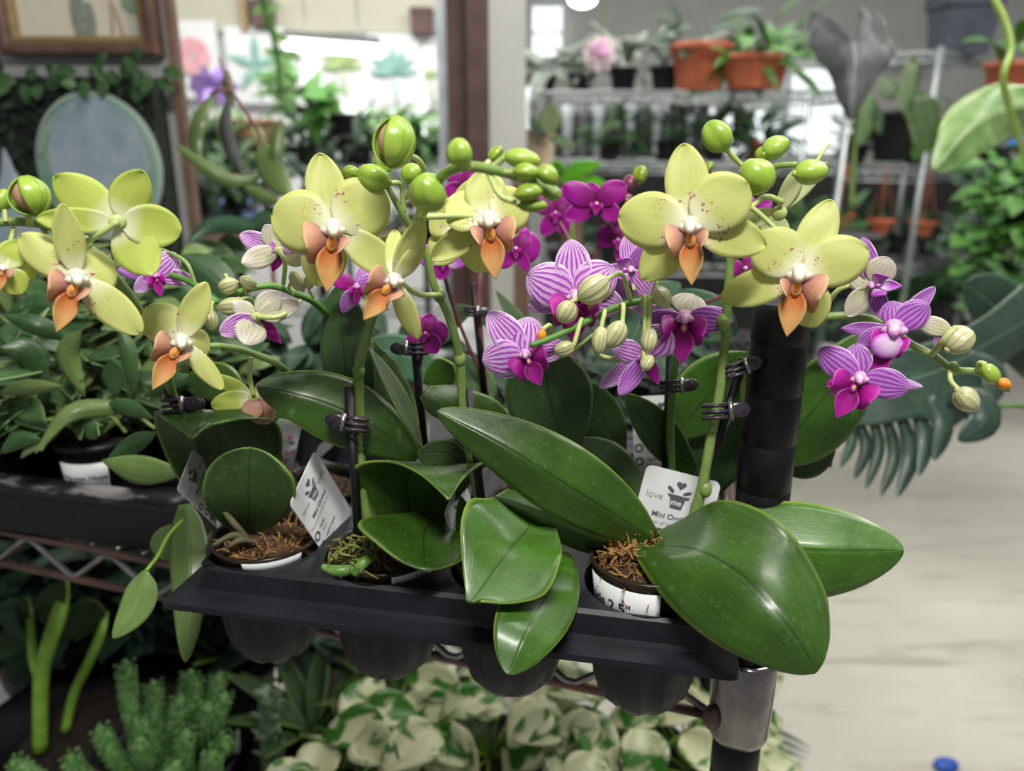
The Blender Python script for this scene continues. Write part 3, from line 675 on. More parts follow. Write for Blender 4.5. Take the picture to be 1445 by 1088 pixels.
pedicel(o1, [(728, 286, .298), (705, 275, .30), (690, 245, .304)], .0012)
flower(o1, (690, 310), .375, [(97, 66, 60, 10, 's'), (150, 58, 62, 0, 'p', Y, 45), (28, 58, 66, 12, 'p'), (-146, 92, 40, -12, 's'), (-105, 74, 70, 10, 's'), (-25, 42, 34, 8, 's')], (-84, 78, 1.1, -.5))
pedicel(o1, [(690, 310, .378), (655, 305, .37), (600, 306, .356)], .0014)
flower(o1, (645, 318), .415, [(62, 70, 46, 0, 's'), (150, 36, 60, 0, 'p'), (-120, 60, 50, 0, 's'), (20, 50, 60, 0, 'p')], None, back=True)
# o2: spike with the big left-centre flower
stem(o2, [(690, 800, .455), (674, 700, .444), (659, 620, .435), (652, 560, .43), (649, 506, .422), (634, 448, .41), (613, 403, .40), (602, 362, .395), (585, 330, .39), (566, 298, .385), (548, 265, .38), (538, 246, .378)], .0029, .0014, nodes=[(649, 506, .422), (620, 416, .403)], n=56)
flower(o2, (470, 322), .365, [(98, 100, 56, 6, 's'), (168, 80, 88, 4, 'p'), (35, 84, 88, -4, 'p'), (-35, 108, 50, -10, 's'), (-108, 82, 64, 8, 's')], (-98, 84, 1.1, .8))
pedicel(o2, [(470, 322, .372), (520, 340, .385), (578, 325, .388)], .0013)
flower(o2, (556, 395), .345, [(62, 90, 34, -15, 's', Y, 35), (-72, 88, 30, 10, 'p', Y, 30), (88, 70, 30, 25, 'p'), (45, 62, 26, 0, 'p', Y, 40)], (-128, 66, 1.15, .6))
pedicel(o2, [(560, 395, .35), (590, 415, .37), (622, 416, .402)], .0014)
opening_bud(o2, (555, 199), .34, 72, 58, 80, 34, 'bud_green')
pedicel(o2, [(572, 218, .345), (590, 226, .36), (600, 250, .378), (590, 300, .388)], .0014)
bud(o2, (527, 250), .365, 48, 38, 160); bud(o2, (496, 244), .37, 26, 22, 160, 'bud_olive'); bud(o2, (581, 245), .375, 30, 30, 60)
pedicel(o2, [(550, 258, .37), (566, 262, .378), (570, 300, .386)], .0013); pedicel(o2, [(583, 258, .376), (582, 270, .38), (572, 280, .383)], .0012)
bud(o2, (541, 228), .37, 36, 24, 110)
# o3: right spike
stem(o3, [(950, 790, .44), (975, 740, .438), (990, 690, .432), (1003, 620, .424), (1016, 550, .415), (1024, 470, .405), (1028, 400, .396), (1034, 340, .392), (1048, 290, .388), (1064, 258, .38), (1090, 236, .372), (1125, 232, .365)], .0033, .0014, nodes=[(1020, 455, .402), (995, 690, .431)], n=56)
flower(o3, (974, 318), .352, [(97, 110, 62, 6, 's'), (173, 98, 82, 2, 'p'), (38, 88, 86, -4, 'p'), (-15, 106, 60, 6, 's'), (-130, 98, 58, 4, 's')], (-86, 78, 1.05, .6))
pedicel(o3, [(974, 318, .357), (1010, 330, .375), (1036, 335, .39)], .0014)
flower(o3, (1128, 386), .362, [(70, 106, 54, 10, 's'), (137, 74, 76, -2, 'p'), (20, 88, 72, 0, 'p'), (-161, 110, 54, 6, 's'), (-72, 76, 62, 8, 's')], (-98, 84, 1.08, -.75))
pedicel(o3, [(1128, 386, .37), (1100, 330, .385), (1052, 285, .388)], .0013)
bud(o3, (1012, 192), .365, 48, 42, 125); pedicel(o3, [(1026, 212, .368), (1048, 236, .374), (1062, 256, .38)], .0013)
bud(o3, (1068, 249), .36, 54, 52, -60, tilt=35); bud(o3, (1095, 208), .372, 40, 32, 30, 'bud_green')
bud(o3, (1145, 243), .36, 48, 36, 5); bud(o3, (1078, 218), .375, 24, 24, 60, 'bud_olive')
pedicel(o3, [(1150, 232, .366), (1160, 216, .37), (1168, 204, .375)], .0009)
flower(o3, (1100, 300), .395, [(50, 84, 22, 0, 's', 'tepal_green_white'), (72, 60, 26, -10, 'p', 'tepal_green_white', 30), (215, 56, 30, 0, 's', 'tepal_green_white'), (195, 44, 26, 0, 'p', 'tepal_green_white'), (260, 44, 40, 0, 'p', 'tepal_green_white')], None, back=True)
pedicel(o3, [(1105, 285, .39), (1080, 278, .388), (1056, 296, .388)], .0015)
# o5: striped spike to the left
stem(o5, [(520, 560, .52), (490, 480, .49), (450, 432, .45), (420, 416, .43), (382, 403, .42), (338, 412, .415), (308, 426, .415), (276, 402, .415), (236, 386, .42), (200, 380, .425)], .0022, .0014, 'stem_dark', n=50)
pedicel(o5, [(276, 402, .415), (262, 370, .415), (228, 352, .42)], .0011, 'stem_green')
flower(o5, (394, 353), .385, [(115, 36, 30, 0, 's', PB), (158, 52, 28, 15, 'p', ST), (200, 52, 32, -10, 's', PB), (-15, 40, 36, 0, 's', PB), (25, 36, 26, 15, 'p', ST), (-108, 28, 20, 25, 't', LM)], None, back=True)
pedicel(o5, [(394, 353, .383), (402, 372, .385), (400, 400, .42)], .0012)
flower(o5, (362, 447), .39, [(48, 44, 36, 0, 's', PB), (18, 58, 32, 10, 'p', PB), (-112, 40, 44, -10, 's', PB), (205, 50, 32, 15, 'p', ST), (150, 32, 26, 10, 's', PB), (-50, 46, 24, 25, 't', LM)], None, back=True)
pedicel(o5, [(362, 447, .388), (395, 446, .39), (424, 425, .42)], .0013)
flower(o5, (219, 388), .415, [(45, 40, 36, 5, 'p', ST), (172, 46, 20, 5, 'p', SD), (-8, 50, 24, 5, 's', ST), (100, 24, 26, 10, 's', ST), (-140, 34, 22, 0, 's', ST)], (-80, 30), lipm=SL)
flower(o5, (503, 404), .44, [(60, 44, 22, 0, 's', ST), (15, 40, 26, 0, 'p', SD), (-35, 54, 20, 0, 'p', PB), (-120, 40, 22, 0, 's', SD), (160, 36, 24, 0, 'p', LM)], (-90, 26), lipm=SL)
for bx in ((322, 403, 28, 24, 200, (318, 392)), (328, 432, 40, 28, 185, (352, 425)), (350, 398, 26, 18, 150, (344, 410)), (420, 396, 32, 22, 120, (408, 408)), (298, 452, 30, 20, -80, (300, 430)), (436, 398, 20, 16, 90, (436, 412))):
    bud(o5, bx[:2], .405, bx[2], bx[3], bx[4], 'bud_striped'); pedicel(o5, [(bx[0], bx[1]-8, .407), (bx[5][0], bx[5][1]-4, .412), (bx[5][0]+6, bx[5][1]+8, .418)], .0009)
# o6: striped spike in the middle
stem(o6, [(948, 690, .485), (946, 600, .470), (952, 520, .455), (965, 460, .44), (950, 428, .425), (905, 425, .41), (860, 437, .398), (815, 460, .39), (775, 478, .385), (748, 488, .382)], .0026, .0015, 'stem_dark', n=50)
flower(o6, (741, 500), .392, [(131, 76, 46, 0, 's', ST), (84, 50, 50, 4, 'p', ST), (188, 58, 52, 0, 'p', ST), (10, 60, 34, 6, 's', ST), (-150, 50, 40, 6, 's', ST)], (-64, 46, 1.5), mats=(ST, ST), lipm=SL)
flower(o6, (812, 418), .405, [(95, 76, 52, 2, 's', ST), (157, 70, 66, 0, 'p', ST), (192, 66, 34, 8, 's', ST), (38, 62, 60, 0, 'p', ST), (-12, 66, 46, 5, 's', ST)], (-92, 62, 1.4), mats=(ST, ST), lipm=SL)
flower(o6, (890, 380), .415, [(98, 46, 26, 0, 's', ST), (212, 50, 44, 10, 'p', LV), (-50, 58, 32, 0, 'p', ST), (60, 36, 22, 0, 'p', SD, 30), (-105, 40, 30, 10, 's', SD)], (180, 34, 1.2), mats=(ST, ST), lipm=VL)
flower(o6, (966, 448), .405, [(170, 70, 22, 0, 's', ST), (186, 56, 30, -10, 'p', SD), (75, 32, 50, 25, 's', PB), (-4, 62, 38, 0, 'p', SD), (-40, 40, 18, 0, 's', SD)], (-93, 62, 1.25), mats=(ST, SD), lipm=SL)
flower(o6, (911, 502), .40, [(-145, 76, 26, 0, 's', ST), (-123, 62, 28, -10, 's', SD), (165, 46, 34, 0, 'p', ST), (52, 46, 52, 0, 'p', ST), (-66, 42, 22, 10, 't', LM)], None, mats=(ST, ST), lipm=SL)
for x, y, L, W, a, sx, sy, mt in ((837, 408, 50, 42, 215, 890, 426, 'bud_striped'), (799, 440, 34, 32, 240, 838, 448, 'bud_striped'), (796, 492, 30, 24, 200, 822, 458, 'bud_striped'), (868, 472, 42, 32, 240, 872, 436, 'bud_striped'), (846, 480, 40, 24, 262, 850, 445, 'bud_striped'),
                                (764, 474, 18, 14, 260, 778, 474, 'callus_orange'), (917, 480, 34, 24, 80, 912, 430, 'bud_striped'), (914, 512, 24, 20, 60, 905, 430, 'bud_striped'), (934, 420, 34, 26, 300, 918, 428, 'bud_striped')):
    bud(o6, (x, y), .385, L, W, a, mt)
    ax, ay = x-math.cos(math.radians(a))*L*.5, y+math.sin(math.radians(a))*L*.5
    pedicel(o6, [(ax, ay, .386), ((ax+sx)/2+4, min(ay, sy)-6, .388), (sx, sy, .40)], .0012)
pedicel(o6, [(741, 500, .396), (790, 505, .40), (840, 470, .398)], .0010, 'stem_green'); pedicel(o6, [(911, 505, .404), (870, 506, .41), (845, 500, .41), (838, 478, .40)], .0012, 'pedicel')
pedicel(o6, [(812, 425, .41), (835, 450, .405)], .001); pedicel(o6, [(890, 385, .42), (895, 410, .415)], .001)
pedicel(o6, [(966, 448, .41), (945, 440, .41)], .001)
# o7: striped spike to the right
stem(o7, [(1060, 660, .49), (1050, 560, .48), (1062, 490, .47), (1100, 452, .445), (1140, 448, .43), (1205, 446, .42), (1250, 458, .415), (1283, 484, .41), (1318, 502, .405), (1345, 521, .40), (1375, 524, .398), (1405, 534, .396)], .0026, .0017, 'stem_green', nodes=[(1345, 520, .40)], n=50)
flower(o7, (1230, 402), .40, [(103, 66, 30, 0, 's', SD), (152, 34, 34, 10, 'p', PB), (-124, 52, 32, 5, 's', PB), (-68, 50, 26, 0, 's', SD), (62, 38, 40, -20, 'p', PB)], (-2, 36, 1.1), mats=(PB, SD), lipm=VL)
pedicel(o7, [(1226, 398, .405), (1185, 408, .41), (1160, 440, .425)], .0013)
flower(o7, (1262, 464), .39, [(50, 70, 24, 0, 's', SD), (180, 64, 20, 0, 's', SD), (205, 46, 28, 0, 'p', SD), (40, 48, 42, 0, 'p', SD), (95, 34, 36, 10, 'p', SD)], (-108, 84, .7), mats=(SD, SD), lipm=SL)
MB().ball(V(1252, 488, .383), RGT*.0085, UP*.0065, FWD*.003, 16, 10).build('flower_lobe', LV, o7)
pedicel(o7, [(1262, 464, .394), (1255, 490, .40), (1242, 508, .405), (1262, 490, .41), (1283, 484, .41)], .0011)
flower(o7, (1213, 534), .385, [(142, 64, 44, 0, 'p', SD), (96, 46, 40, 6, 's', SD), (-12, 60, 44, 0, 'p', SD), (-8, 78, 18, 10, 's', ST), (192, 40, 18, -8, 's', LM)], (-118, 60, 1.3), mats=(SD, SD), lipm=SL)
bud(o7, (1353, 480), .39, 44, 42, 40, 'bud_striped'); flower(o7, (1345, 468), .392, [(162, 46, 28, 0, 's', PB), (230, 30, 24, 10, 's', SD)], None, back=True)
pedicel(o7, [(1350, 462, .388), (1332, 480, .39), (1316, 500, .404)], .0018)
bud(o7, (1364, 564), .39, 40, 34, -45, 'bud_striped'); pedicel(o7, [(1353, 550, .392), (1342, 538, .395), (1340, 522, .40)], .0013)
bud(o7, (1398, 528), .39, 34, 24, -50, 'bud_green'); bud(o7, (1417, 542), .388, 20, 17, -30, 'callus_orange')
pedicel(o7, [(1392, 514, .39), (1382, 512, .392), (1378, 524, .397)], .0011)
MB().tube([V(1405, 536, .396), V(1415, 546, .39), V(1428, 553, .388)], [.0018, .002, .0004], 8, 8).build('stem_tip', 'stem_green', o7)
# o8: solid magenta flowers at the back
stem(o8, [(700, 640, .60), (684, 540, .575), (676, 440, .555), (680, 380, .55), (700, 330, .56)], .0026, .0018, 'stem_purple', n=40)
stem(o8, [(800, 560, .60), (812, 460, .585), (828, 400, .57), (845, 350, .56), (870, 300, .55), (880, 285, .55), (898, 262, .545)], .0028, .0016, 'stem_purple', n=40)
flower(o8, (842, 287), .53, [(154, 52, 34, -5, 'p', MG), (115, 30, 26, 0, 's', MG), (33, 46, 36, -5, 'p', MG), (206, 48, 30, 0, 's', MG), (-32, 40, 28, 0, 's', MG)], (-95, 16, 1.4), mats=(MG, MG), lipm=ML)
pedicel(o8, [(842, 290, .535), (850, 312, .54), (862, 318, .552)], .0012, 'stem_purple')
flower(o8, (784, 300), .60, [(150, 40, 26, 0, 'p', MG), (60, 40, 24, 0, 's', MG), (0, 34, 30, 0, 'p', MG), (240, 36, 24, 0, 's', MG), (300, 34, 24, 0, 's', MG)], (-90, 16), mats=(MG, MG), lipm=ML)
flower(o8, (728, 350), .52, [(160, 32, 26, 0, 'p', MG), (60, 30, 28, 0, 's', MG), (5, 34, 44, 0, 'p', MG), (235, 34, 20, 0, 's', MG), (300, 36, 18, 0, 's', MG)], (-90, 16), mats=(MG, MG), lipm=ML)
flower(o8, (872, 338), .55, [(165, 30, 34, 0, 'p', MG), (80, 26, 24, 0, 's', MG), (10, 40, 34, 0, 'p', MG), (-60, 60, 34, 0, 's', MG)], (-90, 16), mats=(MG, MG), lipm=ML)
flower(o8, (600, 470), .47, [(130, 28, 28, 0, 'p', MG), (70, 28, 26, 0, 's', MG), (5, 32, 36, 0, 'p', MG), (-60, 32, 28, 0, 's', MG), (200, 26, 24, 0, 's', MG)], (-100, 14), mats=(MG, MG), lipm=ML)
flower(o8, (625, 368), .50, [(160, 36, 34, 0, 'p', LV), (60, 26, 26, 0, 's', MG), (10, 34, 32, 0, 'p', LV), (-100, 26, 26, 0, 's', MG)], (-90, 14), mats=(MG, MG), lipm=ML)
flower(o8, (655, 262), .50, [(130, 34, 26, 0, 'p', MG), (60, 30, 24, 0, 's', MG), (10, 30, 26, 0, 'p', MG), (200, 30, 22, 0, 's', MG)], (-90, 14), mats=(MG, MG), lipm=ML)
flower(o8, (1062, 305), .50, [(120, 34, 26, 0, 'p', MG), (40, 30, 24, 0, 's', MG), (-20, 32, 26, 0, 'p', MG), (220, 30, 24, 0, 's', MG)], (-90, 14), mats=(MG, MG), lipm=ML)
flower(o8, (1052, 378), .50, [(180, 24, 22, 0, 'p', MG), (60, 20, 20, 0, 's', MG), (0, 24, 22, 0, 'p', MG)], None, mats=(MG, MG), lipm=ML)
for pts in ([(828, 400, .57), (905, 440, .56), (985, 430, .53), (1045, 400, .512), (1060, 350, .506), (1062, 305, .505)], [(1062, 305, .505), (1035, 268, .52), (1002, 242, .54)], [(1058, 380, .51), (1052, 378, .503)],
            [(684, 540, .575), (646, 450, .54), (625, 372, .506), (640, 320, .51), (655, 264, .506)], [(592, 640, .51), (588, 550, .50), (600, 474, .475)], [(700, 330, .56), (716, 330, .54), (728, 350, .526)], [(828, 400, .57), (806, 345, .595), (784, 302, .604)], [(845, 350, .56), (858, 342, .557), (872, 338, .555)]):
    MB().tube([V(*p) for p in pts], .0013, 8, 24).build('flower_stem', 'stem_purple', o8)
for x, y, L, W, a, mt in ((888, 258, 24, 20, 70, 'bud_purple'), (904, 246, 26, 22, 80, 'bud_olive'), (882, 284, 26, 24, 60, 'bud_purple'), (898, 300, 20, 16, 60, 'bud_purple'), (1000, 236, 18, 14, 60, 'bud_olive')):
    bud(o8, (x, y), .54, L, W, a, mt)
# ---------------------------------------------------------------- stakes and clips
def stake(a, b, label, r=.0026, clips=(), group=None):
    o = thing('plant_stake', label, 'stake', V(*a), group)
    MB().tube([V(*a), V(*b)], r, 12).build('rod', 'black_plastic', o)
    return o
stake((508, 792, .446), (492, 546, .437), 'black stake standing in the second pot from the left')
stake((690, 800, .45), (660, 548, .430), 'black stake in the third pot, behind the long leaf tip')
stake((970, 752, .445), (1049, 506, .416), 'black stake leaning beside the green stem next to the black post')
stake((938, 700, .485), (946, 500, .463), 'thin black stake under the middle striped flowers')
stake((600, 640, .50), (583, 468, .485), 'black stake beside the small dark magenta flower')
stake((684, 560, .572), (668, 400, .552), 'dark stake tied to the purple stem at the back')
stake((262, 600, .462), (236, 548, .447), 'short black stake end behind the folded leaf on the left')
def clip(c, d, ang, label, sc=1.0):
    c3 = V(c[0], c[1], d); o = thing('orchid_clip', label, 'clip', c3)
    a = math.radians(ang); x = RGT*math.cos(a)+UP*math.sin(a); z = (UP*math.cos(a)-RGT*math.sin(a)); y = FWD
    rg = MB()
    for k in (-1, 0, 1):
        pts = [c3+x*(-.002+.0056*math.cos(t)*sc)+y*(.0048*math.sin(t)*sc)+z*(k*.0027*sc) for t in [2*math.pi*i/20 for i in range(21)]]
        rg.tube(pts, .00095*sc, 6)
    rg.build('clip_claws', 'clip_plastic', o)
    for sg in (-1, 1):
        q = c3+x*(.0075*sc)+y*(sg*.0022*sc-.002)
        mb = MB(); mb.ball(q, x*.0052*sc, z*.0036*sc, (y*.0008+z*.0004)*sc, 16, 8); mb.tube([q+x*.0016*sc-y*.001-z*.0016*sc, q+x*.0016*sc-y*.001+z*.0016*sc], .0004*sc, 6)
        mb.build('clip_wing', 'clip_plastic', o)
    MB().tube([c3+x*.0035*sc-y*.0052*sc-z*.0042*sc, c3+x*.0035*sc-y*.0052*sc+z*.0042*sc], .0012*sc, 10).build('clip_hinge', 'rail_metal', o)
    return o
clip((497, 597), .436, 170, 'dark orchid clip on the stake of the second pot from left', 1.15)
clip((657, 598), .426, -5, 'dark orchid clip on the long leaf tip stem, centre of the tray', 1.15)
clip((1016, 580), .416, 5, 'lower of two dark orchid clips left of the black post', 1.2)
clip((1041, 520), .412, 20, 'upper of two dark orchid clips, touching the black post edge', 1.0)
clip((950, 545), .458, 5, 'dark orchid clip under the purple lipped striped flower', 1.1)
clip((584, 492), .475, 180, 'orchid clip beside the small dark magenta flower', 1.1)
clip((668, 440), .55, 0, 'orchid clip on the purple stem at the back', .9)
clip((252, 572), .445, 5, 'dark orchid clip just above the folded leaf on the left', 1.2)
# ---------------------------------------------------------------- tags
card((913, 655, .452), (1020, 682, .447), (880, 790, .462), .0435, .062, 'white printed plant tag in the right pot, facing forward beside the post')
card((409, 712, .440), (441, 643, .464), (456, 799, .473), .040, .062, 'white printed tag tilted sideways in the second pot from the left')
card((250, 691, .452), (270, 641, .466), (295, 780, .481), .028, .062, 'white printed tag tilted in the leftmost pot, edge on')
card((628, 725, .440), (650, 668, .465), (640, 770, .452), .036, .055, 'white tag standing half hidden behind the bright folded leaf')
card((892, 560, .52), (975, 556, .52), (885, 660, .525), .038, .055, 'white tag in the back row behind the dark leaf')
c_ = card((392, 590, .50), (424, 598, .50), (402, 690, .505), .016, .050, 'pink and white patterned tag behind the round leaf', logo=None)
mb = MB(); TLc = V(392, 590, .4985)
for _ in range(14):
    p = V(random.uniform(397, 424), random.uniform(600, 680), .4985); n_ = 12
    mb.add([p+RGT*.0016*math.cos(2*math.pi*i/n_)+UP*.0016*math.sin(2*math.pi*i/n_) for i in range(n_)], [tuple(range(n_))])
mb.build('printed_dots', simple('dot_pink', 'd89ac0', None, rough=.6), c_, smooth=False)
card((550, 575, .53), (600, 578, .53), (575, 640, .53), .028, .045, 'white tag glimpsed between leaves under the dark magenta flower', logo=None)
card((640, 470, .60), (668, 440, .60), (636, 530, .60), .02, .05, 'narrow grey white tag beside the purple stem at the back', logo=None)
# ---------------------------------------------------------------- wire shelving rack
A = Vector((.144, .408, 1.10)); DX = Vector((-.9497, .3130, 0)); DB = Vector((.235, .972, 0)).normalized()
rack = thing('wire_shelf', 'black post wire shelving unit carrying the orchid tray and hoya tray', 'shelf', (A.x, A.y, 0))
WL = .90; DP = .42
pp = MB()
def post(p, name='post', top=1.330):
    pr = [(.0135, .0), (.0150, .01)]; z = .02
    z = 1.316-.0285*45
    while z < top-.010:
        pr += [(.0150, z-.0012), (.0144, z-.0004), (.0144, z+.0004), (.0150, z+.0012)]; z += .0285
    pr += [(.0150, top+.004), (.0140, top+.0075), (.0125, top+.0085), (.0110, top+.007), (.001, top+.006)]
    return MB().lathe((p.x, p.y, 0), pr, 40).build(name, 'post_black', rack)
def collar(p, z):
    MB().lathe((p.x, p.y, 0), [(.0155, z-.040), (.0178, z-.040), (.0188, z-.036), (.0198, z+.017), (.0190, z+.020), (.0155, z+.020)], 40).build('shelf_collar', 'chrome', rack)
P4 = [A, A+DX*WL, A+DB*DP, A+DX*WL+DB*DP]
for i_, p in enumerate(P4): post(Vector((p.x, p.y, 0)), top=1.330 if i_ < 2 else 1.16)
def shelf(z):
    for p in P4: collar(p, z)
    def rail(a, b, n):
        a = Vector((a.x, a.y, z)); b = Vector((b.x, b.y, z)); mb = MB(); dn = Vector((0, 0, -.032)); e = (b-a).normalized()
        mb.tube([a, b], .0034, 10); mb.build('rail', 'rail_rust', rack)
        mb = MB(); mb.tube([a+dn, b+dn], .0034, 10); mb.build('rail', 'rail_rust', rack)
        pts = []
        for i in range(n+1):
            q = a+(b-a)*(i/n); pts.append(q+(Vector((0, 0, -.003)) if i % 2 else dn+Vector((0, 0, .003))))
            if 0 < i < n: pts.append(q+e*.008+(Vector((0, 0, -.003)) if i % 2 else dn+Vector((0, 0, .003))))
        MB().tube(pts, .0026, 8).build('truss_wire', 'rail_metal', rack)
    rail(P4[0]+DX*.02, P4[1]-DX*.02, 20); rail(P4[2]+DX*.02, P4[3]-DX*.02, 20)
    rail(P4[0]+DB*.02, P4[2]-DB*.02, 8); rail(P4[1]+DB*.02, P4[3]-DB*.02, 8)
    g = MB()
    for i in range(34):
        p = P4[0]+DX*(.025+.85*i/33)+DB*.0; q = p+DB*DP; g.tube([(p.x, p.y, z+.004), (q.x, q.y, z+.004)], .0013, 6)
    g.build('wire_deck', 'rail_metal', rack)
shelf(1.10); shelf(.62)
# bolt boss where the rail meets the collar
MB().ball((A.x-.019, A.y-.006, 1.076), (.006, 0, 0), (0, .006, 0), (0, 0, .009), 14, 10).build('rail_socket', 'rail_rust', rack)
# ---------------------------------------------------------------- hoya tray
HA = Pz(252, 706, 1.166); HB = Pz(-60, 668, 1.166); HU = (HB-HA); HU.z = 0; HL = .50; HU = HU.normalized(); HW = Vector((-HU.y, HU.x, 0)); HW = HW if HW.y > 0 else -HW
ht = thing('plant_tray', 'scuffed black nursery tray full of potted hoyas on the left', 'plant tray', HA+HU*.25+HW*.13-Vector((0, 0, .062)))
def hr(i, z, r=.012):
    out = []
    for cx, cy, a0 in ((HL-i-r, .26-i-r, 0), (i+r, .26-i-r, 90), (i+r, i+r, 180), (HL-i-r, i+r, 270)):
        for k in range(5):
            a = math.radians(a0+90*k/4); q = HA+HU*(cx+r*math.cos(a))+HW*(cy+r*math.sin(a)); q.z = 1.166+z; out.append(q)
    return out
t = NT('tray_scuffed'); n1 = t.noise(14, 5, t.scl(t.n('ShaderNodeTexCoord').outputs['Object'], (1, 1, 5)), .6)
col = t.mix(t.ramp(n1, [(.56, 0.0), (.64, .8)]), '1b1b20', '8a8886'); t.fin(col, .45)
mb = MB(); mb.grid([hr(.004, -.014), hr(.0, -.012), hr(-.002, -.005), hr(.0, .0), hr(.006, .002), hr(.010, -.004)], close=True); mb.build('tray_rim', 'tray_scuffed', ht)
mb = MB(); mb.grid([hr(.010, -.003), hr(.014, -.028), hr(.016, -.030), hr(.020, -.0585)], close=True); b0 = len(mb.v)-20; mb.f.append(tuple(range(b0, b0+20))); mb.build('tray_body', simple('tray_dark', '1b1c22', '26262c', 60, .6), ht, solid=.001)
# ---------------------------------------------------------------- hoyas
def wleaf(mb, p, dr, up, L, W, bend=.25, fold=.12, n=8, m=4, tipf=1.0):
    dr = Vector(dr).normalized(); up = Vector(up); up = (up-dr*up.dot(dr)); up = up.normalized() if up.length > 1e-4 else dr.orthogonal(); s = dr.cross(up); rows = []
    for i in range(n+1):
        t_ = i/n; f = math.sin(math.pi*t_**.85)**tipf; f = max(f, .06)
        rows.append([Vector(p)+dr*L*t_-up*(bend*L*t_*t_)+s*(x*W/2*f)+up*(fold*W*x*x*f) for x in [-1+2*j/m for j in range(m+1)]])
    mb.grid(rows)
def hoya(px, py, z, label, leaves, mat, R=.033, lab=None, name='potted_hoya', spread=1.0, seed=1, size=(.032, .058), pm='black_plastic'):
    rg = random.Random(seed); c = Pz(px, py, z); base = Vector((c.x, c.y, 1.112))
    o = thing(name, label, 'hoya', base)
    h = z-1.112
    MB().lathe(base, [(R*.75, 0), (R*.96, h*.9), (R*1.04, h*.93), (R*1.04, h), (R*.98, h), (R*.93, h*.9), (R*.72, .003)], 36, caps=False).build('pot', pm, o)
    MB().lathe(base, [(R*.93, h*.86), (R*.5, h*.89), (.001, h*.9)], 20).build('soil', 'soil', o)
    if lab: potlabel(o, base, math.radians(232), math.radians(308), h*.30, h*.80, R*.84, R*.935, lab)
    for i in range(int(leaves*1.35)):
        a = rg.random()*6.283; rr = R*1.9*spread*rg.random(); hh = rg.uniform(.01, .085*spread)
        p = base+Vector((rr*math.cos(a), rr*math.sin(a)*.8, h+hh)); el = rg.uniform(-.5, .55)
        dr = Vector((math.cos(a+rg.gauss(0, .7)), math.sin(a+rg.gauss(0, .7)), el)); L = rg.uniform(*size); mb = MB()
        wleaf(mb, p, dr, (rg.gauss(0, .3), rg.gauss(-.4, .3), 1), L, L*rg.uniform(.30, .5), rg.uniform(0, .4))
        mb.build('leaf', mat if not isinstance(mat, (list, tuple)) else rg.choice(mat), o, solid=.0012)
    st = MB()
    for i in range(6):
        a = rg.random()*6.283; p0 = base+Vector((0, 0, h*.9)); st.tube([p0, p0+Vector((R*math.cos(a), R*math.sin(a), .03)), p0+Vector((1.8*R*math.cos(a), 1.8*R*math.sin(a), .05*rg.random()+.01))], .0014, 6, 8)
    st.build('vine', 'stem_green', o)
    return o
HM = ['leaf_hoya', 'leaf_hoya', 'leaf_hoya', 'leaf_olive', 'leaf_dull', 'leaf_hoya_pale']
h1 = hoya(135, 612, 1.185, 'potted hoya with a white paper label on its black pot in the left tray', 42, HM, seed=12, spread=.8, lab=[('Hanson Hoya', .0030, .0435, .0064)])
hoya(20, 600, 1.19, 'dark leaved potted hoya at the left picture edge in the tray', 60, HM, seed=4, spread=1.2)
hoya(110, 540, 1.195, 'potted hoya behind the labelled pot with mixed green leaves', 70, HM, seed=5, spread=1.3)
hoya(235, 560, 1.19, 'potted hoya behind the leftmost yellow orchid stem', 60, HM, seed=6, spread=1.2)
hoya(10, 520, 1.20, 'potted hoya in the rear left corner of the left tray', 60, HM, seed=7, spread=1.3)
hoya(250, 505, 1.19, 'potted hoya in the rear right part of the left tray', 60, HM, seed=8, spread=1.3)
# foreground hoya leaves, each laid where it hangs
hl = h1
for mid, wl, wr, mt in (([(205, 580, .58), (150, 575, .56), (95, 585, .545), (50, 640, .54)], 14, 12, 'leaf_olive'), ([(-10, 555, .58), (40, 548, .56), (90, 545, .56)], 12, 10, 'leaf_olive'),
                        ([(100, 480, .60), (55, 460, .58), (5, 445, .58)], 14, 14, 'leaf_hoya'), ([(120, 560, .59), (98, 500, .58), (115, 465, .57)], 18, 14, 'leaf_hoya_pale'),
                        ([(165, 560, .57), (160, 530, .56), (156, 505, .55)], 16, 16, 'leaf_hoya'), ([(205, 560, .57), (240, 540, .56), (280, 532, .56)], 12, 12, 'leaf_hoya'),
                        ([(150, 570, .565), (180, 575, .55), (215, 590, .54)], 12, 12, 'leaf_hoya'), ([(150, 650, .545), (190, 625, .54), (222, 610, .53)], 12, 14, 'leaf_hoya'),
                        ([(145, 650, .54), (200, 665, .53), (262, 668, .52)], 22, 18, 'leaf_hoya_pale'), ([(70, 560, .60), (40, 500, .58), (0, 490, .57)], 20, 20, 'leaf_hoya'),
                        ([(0, 640, .56), (30, 620, .56), (60, 620, .56)], 10, 12, 'leaf_hoya'), ([(125, 590, .56), (130, 610, .55), (140, 615, .54)], 18, 10, 'leaf_hoya'),
                        ([(190, 560, .60), (182, 500, .59), (168, 460, .59)], 12, 12, 'leaf_dull'), ([(230, 520, .60), (250, 470, .60), (240, 430, .60)], 14, 14, 'leaf_hoya'),
                        ([(120, 450, .66), (60, 430, .66), (20, 440, .66)], 16, 16, 'leaf_hoya'), ([(330, 470, .66), (290, 440, .66), (255, 400, .66)], 30, 26, 'leaf_hoya'),
                        ([(340, 440, .68), (300, 390, .68), (250, 360, .68)], 26, 26, 'leaf_hoya')):
    leaf(hl, mid, wl, wr, mt, .002, .004, b=.95, base=.05, n=14, m=6)
